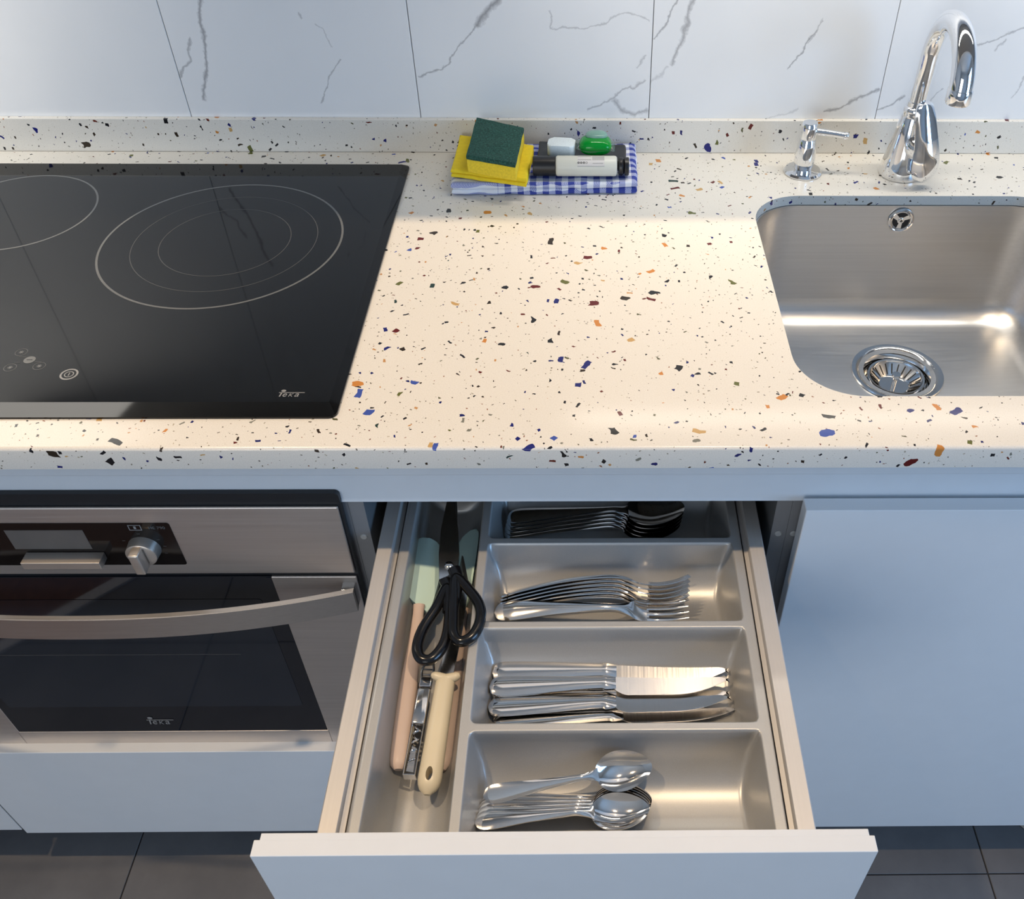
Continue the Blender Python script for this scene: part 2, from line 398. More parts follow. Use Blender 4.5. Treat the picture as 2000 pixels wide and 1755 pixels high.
def circle(cx, cy, r, n=32): return [(cx+r*math.cos(2*PI*i/n), cy+r*math.sin(2*PI*i/n)) for i in range(n)]
def add_tube(bm, path, rad, n=14, caps=True, closed=False, flat=1.0, upv=(0, 0, 1)):
    """sweep; rad number or list; flat scales the section along the local up direction"""
    P = [Vector(p) for p in path]; N = len(P); R = rad if isinstance(rad, (list, tuple)) else [rad]*N
    rings = []; prev = None
    for i in range(N):
        if closed: t = (P[(i+1) % N]-P[i-1]).normalized()
        else: t = (P[min(i+1, N-1)]-P[max(i-1, 0)]).normalized()
        if prev is None:
            u = Vector(upv)-t*Vector(upv).dot(t)
            if u.length < 1e-4: u = Vector((0, 1, 0))-t*t.y
        else: u = prev-t*prev.dot(t)
        u.normalize(); prev = u; s = t.cross(u)
        rings.append([bm.verts.new(P[i]+(s*math.cos(2*PI*k/n)+u*math.sin(2*PI*k/n)*flat)*R[i]) for k in range(n)])
    for i in range(N if closed else N-1):
        a, b = rings[i], rings[(i+1) % N]
        for k in range(n): bm.faces.new((a[k], a[(k+1) % n], b[(k+1) % n], b[k]))
    if caps and not closed: bm.faces.new(rings[0][::-1]); bm.faces.new(rings[-1])
def tube(name, path, rad, mat, parent=None, **kw):
    bm = bmesh.new(); add_tube(bm, path, rad, **kw); return from_bm(name, bm, mat, parent)
def add_lathe(bm, prof, c=(0, 0, 0), n=40, axis='Z'):
    rings = []
    def pt(r, h, a):
        x, y = r*math.cos(a), r*math.sin(a)
        v = {'Z': (x, y, h), 'Y': (x, h, y), 'X': (h, x, y)}[axis]
        return Vector(c)+Vector(v)
    for r, h in prof:
        rings.append([bm.verts.new(pt(0, h, 0))] if r < 1e-7 else [bm.verts.new(pt(r, h, 2*PI*k/n)) for k in range(n)])
    for a, b in zip(rings, rings[1:]):
        for k in range(n):
            q = [a[k % len(a)], a[(k+1) % len(a)], b[(k+1) % len(b)], b[k % len(b)]]; u = []
            for v in q:
                if v not in u: u.append(v)
            if len(u) > 2: bm.faces.new(u)
def lathe(name, prof, mat, parent=None, c=(0, 0, 0), n=40, axis='Z'):
    bm = bmesh.new(); add_lathe(bm, prof, c, n, axis); return from_bm(name, bm, mat, parent)
def smooth_path(pts, n=8, closed=False):
    P = [Vector(p) for p in pts]; N = len(P); out = []
    for i in range(N if closed else N-1):
        if closed: p0, p1, p2, p3 = P[i-1], P[i], P[(i+1) % N], P[(i+2) % N]
        else: p0, p1, p2, p3 = P[max(i-1, 0)], P[i], P[i+1], P[min(i+2, N-1)]
        for k in range(n):
            t = k/n
            out.append(0.5*((2*p1)+(p2-p0)*t+(2*p0-5*p1+4*p2-p3)*t*t+(3*p1-p0-3*p2+p3)*t**3))
    if not closed: out.append(P[-1])
    return out
def lerp_tab(tab, s):
    """smooth lookup of rows (s, a, b, ...)"""
    if s <= tab[0][0]: return tab[0][1:]
    for i in range(len(tab)-1):
        if s <= tab[i+1][0]:
            t = (s-tab[i][0])/(tab[i+1][0]-tab[i][0]); p1, p2 = tab[i], tab[i+1]
            p0, p3 = tab[max(i-1, 0)], tab[min(i+2, len(tab)-1)]; out = []
            for j in range(1, len(p1)):
                m1 = (p2[j]-p0[j])/max(p2[0]-p0[0], 1e-9)*(p2[0]-p1[0]); m2 = (p3[j]-p1[j])/max(p3[0]-p1[0], 1e-9)*(p2[0]-p1[0])
                out.append((2*t**3-3*t*t+1)*p1[j]+(t**3-2*t*t+t)*m1+(-2*t**3+3*t*t)*p2[j]+(t**3-t*t)*m2)
            return out
    return tab[-1][1:]
def loft_strip(tab, s0, s1, ns, nu, ease=False):
    """rows: s, half width, thickness, z, dish, crown, y offset -> closed strip along x"""
    V, F = [], []
    for i in range(ns+1):
        t = i/ns
        if ease: t = 1-(1-t)**2
        s = s0+(s1-s0)*t; w, th, z, dish, crown, yo = lerp_tab(tab, s); w = max(w, 0.0002)
        for k in range(nu+1):
            u = -1+2*k/nu; V.append((s, yo+w*u, z+dish*(u*u-1)+crown*(1-u*u)+th*0.5*math.sqrt(max(0, 1-0.75*u*u))))
        for k in range(nu+1):
            u = 1-2*k/nu; V.append((s, yo+w*u*0.995, z+dish*(u*u-1)*1.0+crown*0.3*(1-u*u)-th*0.5*math.sqrt(max(0, 1-0.75*u*u))))
    R = 2*(nu+1)
    for i in range(ns):
        for k in range(R): F.append((i*R+k, i*R+(k+1) % R, (i+1)*R+(k+1) % R, (i+1)*R+k))
    F.append(tuple(range(R))[::-1]); F.append(tuple(ns*R+k for k in range(R)))
    return V, F
def copy_tree(o, parent=None):
    c = o.copy(); COL.objects.link(c)
    if parent: c.parent = parent
    for ch in o.children: copy_tree(ch, c)
    return c
def text_mesh(txt, size, M, name, mat, parent, shear=0.0, extrude=0.00008):
    cu = bpy.data.curves.new(name, 'FONT'); cu.body = txt; cu.size = size; cu.shear = shear; cu.extrude = extrude; cu.resolution_u = 3
    tmp = bpy.data.objects.new('tmp_text', cu); COL.objects.link(tmp); bpy.context.view_layer.update()
    me = bpy.data.meshes.new_from_object(tmp.evaluated_get(bpy.context.evaluated_depsgraph_get()))
    bpy.data.objects.remove(tmp, do_unlink=True); me.transform(M); me.materials.clear()
    return link(name, me, mat, parent, smooth=False)

# ------------------------------------------------------------------ the room
FZ = -0.893                                     # floor level
def structure(o, label=None): o['kind'] = 'structure'; return o
box_ = box
fl = structure(box('floor', -2.3, 2.4, -2.6, 0.63, FZ-0.05, FZ-0.003, 'floor_grout', bev=0))
FT = 0.4493
xs = [-0.700+FT*k for k in range(-4, 8)]
bm = bmesh.new(); add_box(bm, 0.001, FT-0.001, 0.001, FT-0.001, FZ-0.003, FZ, 0.0008, 1)
ft_me = bpy.data.meshes.new('floor_tile_mesh'); bm.to_mesh(ft_me); bm.free(); ft_me.materials.append(MATS['floor_tile'])
for i, x in enumerate(xs):
    if x < -2.3 or x+FT > 2.41: continue
    off = -0.374 if x < 0.15 else -0.030
    for j in range(-6, 3):
        y = off+FT*j
        if y < -2.6 or y+FT > 0.63: continue
        o = link('tile', ft_me, None, fl, smooth=False); o.location = (x, y, 0)
structure(box('ceiling', -2.3, 2.4, -2.6, 0.63, 1.62, 1.68, 'ceiling_paint', bev=0))
structure(box('wall_left', -2.36, -2.3, -2.6, 0.63, FZ-0.05, 1.62, 'wall_paint', bev=0))
# right wall and front wall each with a window opening
def holed_wall(name, axis, pos, th, a0, a1, z0, z1, wa0, wa1, wz0, wz1):
    bm = bmesh.new()
    for (p, q, r, s) in ((a0, wa0, z0, z1), (wa1, a1, z0, z1), (wa0, wa1, z0, wz0), (wa0, wa1, wz1, z1)):
        if axis == 'X': add_box(bm, pos, pos+th, p, q, r, s)
        else: add_box(bm, p, q, pos, pos+th, r, s)
    structure(from_bm(name, bm, 'wall_paint', smooth=False))
holed_wall('wall_right', 'X', 2.4, 0.06, -2.6, 0.63, FZ-0.05, 1.62, -1.75, -0.55, -0.25, 1.15)
holed_wall('wall_front', 'Y', -2.66, 0.06, -2.3, 2.4, FZ-0.05, 1.62, -1.50, -0.10, -0.20, 1.10)
def window(name, axis, pos, a0, a1, z0, z1):
    bm = bmesh.new(); w = 0.05
    for (p, q, r, s) in ((a0, a0+w, z0, z1), (a1-w, a1, z0, z1), (a0+w, a1-w, z0, z0+w), (a0+w, a1-w, z1-w, z1), ((a0+a1)/2-0.02, (a0+a1)/2+0.02, z0+w, z1-w)):
        if axis == 'X': add_box(bm, pos, pos+0.04, p, q, r, s, 0.003, 1)
        else: add_box(bm, p, q, pos, pos+0.04, r, s, 0.003, 1)
    structure(from_bm(name, bm, 'lacquer_edge'))
window('window_1', 'X', 2.41, -1.75, -0.55, -0.25, 1.15)
window('window_2', 'Y', -2.65, -1.50, -0.10, -0.20, 1.10)
# tiled back wall: body plus single tiles standing proud of the joints
WY = 0.6113
wb = structure(box('wall_back', -2.3, 2.4, WY+0.006, WY+0.08, FZ-0.05, 1.62, 'grout', bev=0))
bm = bmesh.new(); add_box(bm, 0.00045, TW-0.00045, 0, 0.007, 0.00045, 0.6-0.00045, 0.0006, 2)
wt_me = bpy.data.meshes.new('wall_tile_mesh'); bm.to_mesh(wt_me); bm.free(); wt_me.materials.append(MATS['marble_tile_0'])
for k in range(-5, 9):
    x = TX+TW*k
    if x < -2.3 or x+TW > 2.4: continue
    o = link('tile', wt_me, None, wb, smooth=False); o.location = (x, WY, 0.035)
    o.material_slots[0].link = 'OBJECT'; o.material_slots[0].material = MATS['marble_tile_%d' % k]

# rug in front of the oven (seen mirrored in the oven glass)
def rug():
    t = thing('rug', 'brown rug with pale grey edging lying on the dark floor tiles', 'rug', (-1.45, -0.85, FZ))
    a = Vector((-0.896, -0.5275)); d = Vector((-0.727, 0.687)); nrm = Vector((-0.687, -0.727))
    def quad(name, s0, s1, n0, n1, h, mat):
        pts = [a+d*s+nrm*n for s, n in ((s0, n0), (s1, n0), (s1, n1), (s0, n1))]
        pts = [(p.x+1.45, p.y+0.85) for p in pts]
        if (pts[1][0]-pts[0][0])*(pts[2][1]-pts[0][1])-(pts[1][1]-pts[0][1])*(pts[2][0]-pts[0][0]) < 0: pts = pts[::-1]
        prism(name, pts, 0.0005, h, mat, t)
    quad('pile', -0.60, 0.35, 0.025, 0.55, 0.006, 'rug_brown')
    quad('edging', -0.60, 0.35, 0.0, 0.025, 0.0065, 'rug_edge')
    quad('edging', -0.60, 0.35, 0.55, 0.575, 0.0065, 'rug_edge')
rug()

# ------------------------------------------------------------------ worktop, upstand, handle profile
SX0, SX1, SY0, SY1, SR = 0.2300, 0.6400, 0.0740, 0.4810, 0.066
def worktop():
    bm = bmesh.new(); X0, X1, Y0, Y1 = -1.75, 1.75, 0.0, 0.604
    z0, r = -0.013, 0.0035
    hole = rrect(SX0, SX1, SY0, SY1, SR, 12)
    outer = [(X1, Y1), (X0, Y1), (X0, Y0+r), (X1, Y0+r)]
    # top face with a hole: bridge by triangle fill
    def ring(pts, z): return [bm.verts.new((p[0], p[1], z)) for p in pts]
    o1 = ring(outer, 0); h1 = ring(hole, 0); h2 = ring([(p[0], p[1]) for p in hole], z0)
    es = [bm.edges.new((o1[i], o1[(i+1) % 4])) for i in range(4)]+[bm.edges.new((h1[i], h1[(i+1) % len(h1)])) for i in range(len(h1))]
    bmesh.ops.triangle_fill(bm, edges=es, use_beauty=True)
    for i in range(len(h1)): bm.faces.new((h1[i], h1[(i+1) % len(h1)], h2[(i+1) % len(h1)], h2[i]))
    # rounded front nosing, front face, underside
    prof = [(Y0+r-r*math.sin(a), -r+r*math.cos(a)) for a in (0, PI/8, PI/4, 3*PI/8, PI/2)]+[(Y0, -0.0262), (Y0+0.0015, -0.0277), (0.03, -0.0277), (0.03, z0)]
    prev = (o1[2], o1[3])
    for y, z in prof[1:]:
        cur = (bm.verts.new((X0, y, z)), bm.verts.new((X1, y, z)))
        bm.faces.new((prev[0], prev[1], cur[1], cur[0])); prev = cur
    under = [(X0, 0.03), (X1, 0.03), (X1, Y1), (X0, Y1)]
    u1 = [prev[0], prev[1], bm.verts.new((X1, Y1, z0)), bm.verts.new((X0, Y1, z0))]
    es = [bm.edges.get((u1[i], u1[(i+1) % 4])) or bm.edges.new((u1[i], u1[(i+1) % 4])) for i in range(4)]+[bm.edges.get((h2[i], h2[(i+1) % len(h2)])) for i in range(len(h2))]
    bmesh.ops.triangle_fill(bm, edges=es, use_beauty=True)
    bm.faces.new((o1[0], o1[1], u1[3], u1[2]))
    o = from_bm('worktop', bm, 'terrazzo'); tag(o, 'cream terrazzo kitchen worktop with coloured glass chips', 'worktop')
worktop()
u = box('worktop_upstand', -1.75, 1.75, 0.6032, 0.6112, 0.0002, 0.047, 'terrazzo', bev=0.0009)
tag(u, 'low cream terrazzo upstand strip along the marbled wall tiles', 'upstand')
hp = thing('handle_profile', 'plain pale recessed handle strip running below the worktop edge', 'profile', (0, 0.03, -0.1))
def prof_strip(name, pts, parent, mat):
    n = len(pts); V = [(-1.75, y-0.03, z+0.1) for y, z in pts]+[(1.75, y-0.03, z+0.1) for y, z in pts]
    F = [(i, (i+1) % n, n+(i+1) % n, n+i) for i in range(n)]+[tuple(range(n))[::-1], tuple(range(n, 2*n))]
    return pyd(name, V, F, mat, parent)
prof_strip('web', [(0.0285, -0.0275), (0.0285, -0.096), (0.0265, -0.0995), (0.0275, -0.1005), (0.0315, -0.0985), (0.0315, -0.0275)], hp, 'profile_white')
prof_strip('top_lip', [(0.0200, -0.0285), (0.0200, -0.0545), (0.0212, -0.0560), (0.0285, -0.0560), (0.0285, -0.0285)], hp, 'profile_white')

# ------------------------------------------------------------------ cabinets
YD = 0.005                                    # front plane of the closed doors
def carcass(t, x0, x1, notch=False, bottom=-0.8016):
    for k, (xa, xb) in enumerate(((x0, x0+0.016), (x1-0.016, x1))):
        if notch and k == 0:                    # panel cut away to clear the sink bowl
            bm = bmesh.new(); add_prism(bm, [(0.0345, bottom), (0.56, bottom), (0.56, -0.215), (0.066, -0.215), (0.066, -0.0155), (0.0345, -0.0155)], xa, xb)
            for v in bm.verts: v.co = Vector((v.co.z, v.co.x, v.co.y))
            s = from_bm('side_panel', bm, 'carcass_grey', t, False)
        else: s = box('side_panel', xa, xb, 0.0345, 0.56, bottom, -0.0155, 'carcass_grey', t, bev=0)
        box('edge_band', xa, xb, 0.0335, 0.0345, bottom, -0.1012, 'carcass_edge', s, bev=0)
    box('floor_panel', x0+0.016, x1-0.016, 0.035, 0.56, bottom, bottom+0.016, 'carcass_grey', t, bev=0)
    box('back_panel', x0+0.016, x1-0.016, 0.552, 0.56, bottom+0.016, -0.22, 'carcass_grey', t, bev=0)
def foot(t, x, y, bottom=-0.8016):
    bm = bmesh.new()
    add_lathe(bm, [(0.0, bottom), (0.030, bottom), (0.030, bottom-0.010), (0.017, bottom-0.013), (0.015, FZ+0.030), (0.024, FZ+0.018), (0.027, FZ+0.001), (0, FZ+0.001)], (x, y, 0), 24)
    from_bm('leg', bm, 'cap_plastic', t)
def cap_dot(t, x, z, name='bumper'):
    lathe(name, [(0, -0.0012), (0.0030, -0.0012), (0.0038, -0.0006), (0.0040, 0)], 'cap_plastic', t, (x, 0.0335, z), 20, 'Y')
XL, XR = -0.2300, 0.2300                       # drawer cabinet between oven cabinet and sink cabinet
# sink cabinet
sc = thing('sink_cabinet', 'white glossy base cabinet with one wide door under the sink', 'cabinet')
carcass(sc, XR+0.0003, 0.8385, True)
box('door', 0.2363, 0.8355, YD, YD+0.0175, -0.8016, -0.0915, 'white_lacquer', sc, 0.0009)
cap_dot(sc, XR+0.0085, -0.158)
foot(sc, 0.748, 0.060); foot(sc, 0.31, 0.20)
# cabinet right of the sink cabinet
rc = thing('right_base_cabinet', 'white glossy base cabinet beyond the sink cabinet', 'cabinet'); carcass(rc, 0.8390, 1.4390)
box('door', 0.8405, 1.4375, YD, YD+0.0175, -0.8016, -0.0915, 'white_lacquer', rc, 0.0009)
# cabinet left of the oven
lc = thing('left_base_cabinet', 'white glossy base cabinet left of the oven cabinet', 'cabinet'); carcass(lc, -1.4370, -0.8365)
box('door', -1.4355, -0.8365, YD+0.002, YD+0.0195, -0.796, -0.0915, 'white_lacquer', lc, 0.0009)
foot(lc, -0.90, 0.20)
# oven cabinet
oc = thing('oven_cabinet', 'white glossy base cabinet that holds the built-in oven', 'cabinet')
carcass(oc, -0.8360, XL-0.0003)
box('plinth_drawer_front', -0.8315, -0.2372, YD, YD+0.0175, -0.8025, -0.5625, 'white_lacquer', oc, 0.0009)
foot(oc, -0.78, 0.20); foot(oc, -0.29, 0.20)
# drawer cabinet
dc = thing('drawer_cabinet', 'white base cabinet with its cutlery drawer pulled open', 'cabinet')
carcass(dc, XL, XR)
cap_dot(dc, XL+0.008, -0.161); cap_dot(dc, XR-0.008, -0.158)
box('lower_drawer_front', -0.2331, 0.2327, YD, YD+0.0175, -0.8016, -0.300, 'white_lacquer', dc, 0.0009)
foot(dc, -0.18, 0.20); foot(dc, 0.18, 0.20)
DF = -0.3323
bm = bmesh.new(); add_box(bm, -0.2331, 0.2327, DF, DF+0.0125, -0.2430, -0.1002, 0.0007)
add_box(bm, -0.2288, 0.2288, DF+0.0118, DF+0.0175, -0.2430, -0.1002, 0.0005)
dr = from_bm('drawer', bm, 'white_lacquer', dc, False)
for s in (-1, 1):
    def P(pts): return [(s*x, z) for x, z in pts]
    prof = [(0.2010, -0.150), (0.1870, -0.150), (0.1862, -0.1510), (0.1858, -0.1570), (0.1818, -0.1585), (0.1814, -0.1600), (0.1814, -0.226), (0.2000, -0.226), (0.2000, -0.160), (0.2020, -0.158), (0.2020, -0.151)]
    y0, y1 = DF+0.0178, 0.165; n = len(prof)
    V = [(s*x, y0, z) for x, z in prof]+[(s*x, y1, z) for x, z in prof]
    F = [(i, (i+1) % n, n+(i+1) % n, n+i) for i in range(n)]+[tuple(range(n)), tuple(range(n, 2*n))[::-1]]
    o = pyd('drawer_side', V, F, 'drawer_metal', dr)
box('drawer_bottom', -0.1812, 0.1812, DF+0.0178, 0.165, -0.226, -0.216, 'carcass_edge', dr, 0.0005)
box('drawer_back', -0.1812, 0.1812, 0.155, 0.165, -0.2155, -0.163, 'drawer_metal', dr, 0.0005)

# ------------------------------------------------------------------ cutlery tray: scooped wells sampled as one relief
TZ = -0.1552
WELLS = [(-0.0885, 0.1705, 0.0252, 0.1250), (-0.0885, 0.1705, -0.0824, 0.0188), (-0.0885, 0.1705, -0.1928, -0.0892), (-0.0885, 0.1705, -0.2990, -0.1996)]
LWELL = (-0.1700, -0.0965, -0.2990, 0.1250)
def well_depth(x, y):
    best = 0.0
    for i, (x0, x1, y0, y1) in enumerate(WELLS+[LWELL]):
        if not (x0 < x < x1 and y0 < y < y1): continue
        r = 0.007; qx = abs(x-(x0+x1)/2)-((x1-x0)/2-r); qy = abs(y-(y0+y1)/2)-((y1-y0)/2-r)
        sd = min(max(qx, qy), 0)+math.hypot(max(qx, 0), max(qy, 0))-r; d = max(-sd, 0)
        if i < 4:
            t = abs(2*(y-(y0+y1)/2)/(y1-y0)); D = 0.052; ends = min(x-x0, x1-x)
        else:
            t = abs(2*(x-(x0+x1)/2)/(x1-x0)); D = 0.053; ends = min(y-y0, y1-y)
        sc_ = D*(1-min(t, 1)**2.5)**(1/2.0)
        wall = 3.6*ends+0.0015; lim = 6.5*d
        a, b = sc_, min(wall, lim); k = 0.005                   # soft minimum rounds the meeting line
        h = max(k-abs(a-b), 0)/k; m = min(a, b)-h*h*k*0.25
        m = max(m, 0)
        e = min(d/0.0026, 1.0); best = max(best, m*(e*e*(3-2*e)))
    return best
def axis_pts(lo, hi, keys, coarse=0.0034, fine=0.0008, span=0.0045):
    out = [lo]; x = lo
    while x < hi-1e-6:
        dmin = min(abs(x-k) for k in keys); x = min(hi, x+(fine if dmin < span else coarse)); out.append(x)
    return out
def tray():
    X = axis_pts(-0.1798, 0.1798, [-0.170, -0.0965, -0.0885, 0.1705]); Y = axis_pts(-0.3075, 0.1330, [-0.299, -0.1996, -0.1928, -0.0892, -0.0824, 0.0188, 0.0252, 0.125])
    V, F = [], []; nx = len(X)
    for y in Y:
        for x in X: V.append((x, y, TZ-well_depth(x, y)))
    for j in range(len(Y)-1):
        for i in range(nx-1): a = j*nx+i; F.append((a, a+1, a+nx+1, a+nx))
    # skirt and underside
    per = [i for i in range(nx)]+[j*nx+nx-1 for j in range(1, len(Y))]+[(len(Y)-1)*nx+i for i in range(nx-2, -1, -1)]+[j*nx for j in range(len(Y)-2, 0, -1)]
    b = len(V)
    for p in per: V.append((V[p][0], V[p][1], TZ-0.003))
    n = len(per)
    for i in range(n): F.append((per[i], b+i, b+(i+1) % n, per[(i+1) % n]))
    me = bpy.data.meshes.new('cutlery_tray'); me.from_pydata(V, [], F); me.update()
    o = bpy.data.objects.new('cutlery_tray', me); COL.objects.link(o); me.materials.append(MATS['tray_plastic'])
    for p in me.polygons: p.use_smooth = True
    tag(o, 'silver grey plastic cutlery tray with scooped compartments inside the open drawer', 'tray')
tray()

# ------------------------------------------------------------------ hob
def logo(parent, M, mat, name='logo'):
    """lettering with a long bar drawn from the T and a dot above; unit = cap height 1"""
    bm = bmesh.new(); e = 0.012
    def poly(pts): add_prism(bm, pts, 0, e)
    sh = 0.22
    def q(x, y): return (x+sh*y, y)
    poly([q(0.0, 0.80), q(5.1, 0.80), q(5.1, 0.95), q(0.0, 0.95)])             # bar
    poly([q(0.42, -0.10), q(0.70, -0.10), q(0.70, 0.80), q(0.42, 0.80)])       # stem
    poly([(0.95+0.48*math.cos(2*PI*i/18)+0.05, 1.33+0.27*math.sin(2*PI*i/18)) for i in range(18)])  # dot
    for v in bm.verts: v.co = M @ v.co
    lg = from_bm(name, bm, mat, parent, smooth=False)
    T = Matrix.Translation
    for ch, x, sz, sx in (('e', 0.90, 1.66, 1.22), ('K', 2.14, 1.16, 1.25), ('a', 3.34, 1.66, 1.35)):
        m = M @ T((x, -0.10, 0)) @ Matrix.Diagonal((sx, 1, 1, 1))
        text_mesh(ch, sz, m, 'letter', mat, lg, shear=sh, extrude=e)
    return lg
def ring_pts(bm, cx, cy, z, r, w, n=96, sy=1.0):
    a = [bm.verts.new((cx+(r-w)*math.cos(2*PI*i/n), cy+(r-w)*sy*math.sin(2*PI*i/n), z)) for i in range(n)]
    b = [bm.verts.new((cx+r*math.cos(2*PI*i/n), cy+r*sy*math.sin(2*PI*i/n), z)) for i in range(n)]
    for i in range(n): bm.faces.new((a[i], b[i], b[(i+1) % n], a[(i+1) % n]))
def flat_ring(name, cx, cy, z, r, w, mat, parent): bm = bmesh.new(); ring_pts(bm, cx, cy, z, r, w); return from_bm(name, bm, mat, parent, False)
HX0, HX1, HY0, HY1 = -0.8232, -0.2230, 0.0412, 0.5605
def hob():
    t = thing('ceramic_hob', 'black glass ceramic hob with pale cooking zone rings set on the worktop', 'hob')
    # plate with a chamfered rim, wide along the front
    bm = bmesh.new(); lo = rrect(HX0, HX1, HY0, HY1, 0.008, 5); n = len(lo)
    def inset(p, a, b, f):
        cx = (HX0+HX1)/2
        x = p[0]+(f*a if p[0] < cx else -f*a); y = p[1]+(f*b if p[1] < (HY0+HY1)/2 else -f*a*0.4); return x, y
    r0 = [bm.verts.new((p[0], p[1], 0.0004)) for p in lo]; r1 = [bm.verts.new((p[0], p[1], 0.0024)) for p in lo]
    hi = rrect(HX0+0.0095, HX1-0.0095, HY0+0.0190, HY1-0.004, 0.0012, 5)
    r2 = [bm.verts.new((p[0], p[1], 0.0052)) for p in hi]
    for a, b in ((r0, r1), (r1, r2)):
        for i in range(n): bm.faces.new((a[i], a[(i+1) % n], b[(i+1) % n], b[i]))
    bm.faces.new(r2); bm.faces.new(r0[::-1]); from_bm('glass_plate', bm, 'hob_glass', t, False)
    bm = bmesh.new(); add_prism(bm, [(p[0], p[1]) for p in rrect(HX0+0.012, HX1-0.012, HY0+0.012, HY1-0.012, 0.006, 3)], -0.0123, 0.0002); 
    bm.free()
    z = 0.0053
    flat_ring('zone_ring', -0.4185, 0.3568, z, 0.1418, 0.0026, 'print_grey', t)
    flat_ring('zone_ring', -0.4150, 0.3568, z, 0.1080, 0.0008, 'print_dim', t)
    flat_ring('zone_ring', -0.4150, 0.3568, z, 0.0765, 0.0008, 'print_dim', t)
    flat_ring('zone_ring', -0.6940, 0.4283, z, 0.0946, 0.0024, 'print_grey', t)
    flat_ring('zone_ring', -0.6940, 0.1850, z, 0.0740, 0.0024, 'print_grey', t)
    # touch controls
    flat_ring('power_symbol', -0.4993, 0.1029, z, 0.0088, 0.0019, 'print_light', t)
    flat_ring('power_symbol', -0.4993, 0.1029, z, 0.0047, 0.0010, 'print_light', t)
    prism('power_symbol', [(-0.4998, 0.1005), (-0.4988, 0.1005), (-0.4988, 0.1053), (-0.4998, 0.1053)], z, z+0.0001, 'print_light', t)
    k = prism('key_symbol', circle(-0.5483, 0.1262, 0.0058, 24), z, z+0.0001, 'print_grey', t)
    prism('key_mark', [(-0.5512, 0.1257), (-0.5454, 0.1257), (-0.5454, 0.1267), (-0.5512, 0.1267)], z+0.0001, z+0.0002, 'hob_glass', k)
    for x, y in ((-0.5621, 0.1389), (-0.5623, 0.1137), (-0.5343, 0.1161)):
        r = flat_ring('touch_key', x, y, z, 0.0062, 0.0006, 'print_dim', t)
        bm = bmesh.new()
        for a in range(4):
            c, s = math.cos(a*PI/4), math.sin(a*PI/4); L, w = 0.0026, 0.00035
            add_prism(bm, [(x+c*L-s*w, y+s*L+c*w), (x-c*L-s*w, y-s*L+c*w), (x-c*L+s*w, y-s*L-c*w), (x+c*L+s*w, y+s*L-c*w)], z, z+0.00006+a*0.00001)
        from_bm('key_mark', bm, 'print_grey', r, False)
    for x0, x1, y in ((-0.5610, -0.5535, 0.1305), (-0.5620, -0.5560, 0.1215), (-0.5420, -0.5350, 0.1225)):
        prism('guide_line', [(x0, y), (x1, y), (x1, y+0.0006), (x0, y+0.0006)], z, z+0.0001, 'print_dim', t)
    s = 0.0049; M = Matrix.Translation((-0.2850, 0.0686, z)) @ Matrix.Diagonal((s, s*1.25, 0.01, 1))
    logo(t, M, 'print_light')
hob()

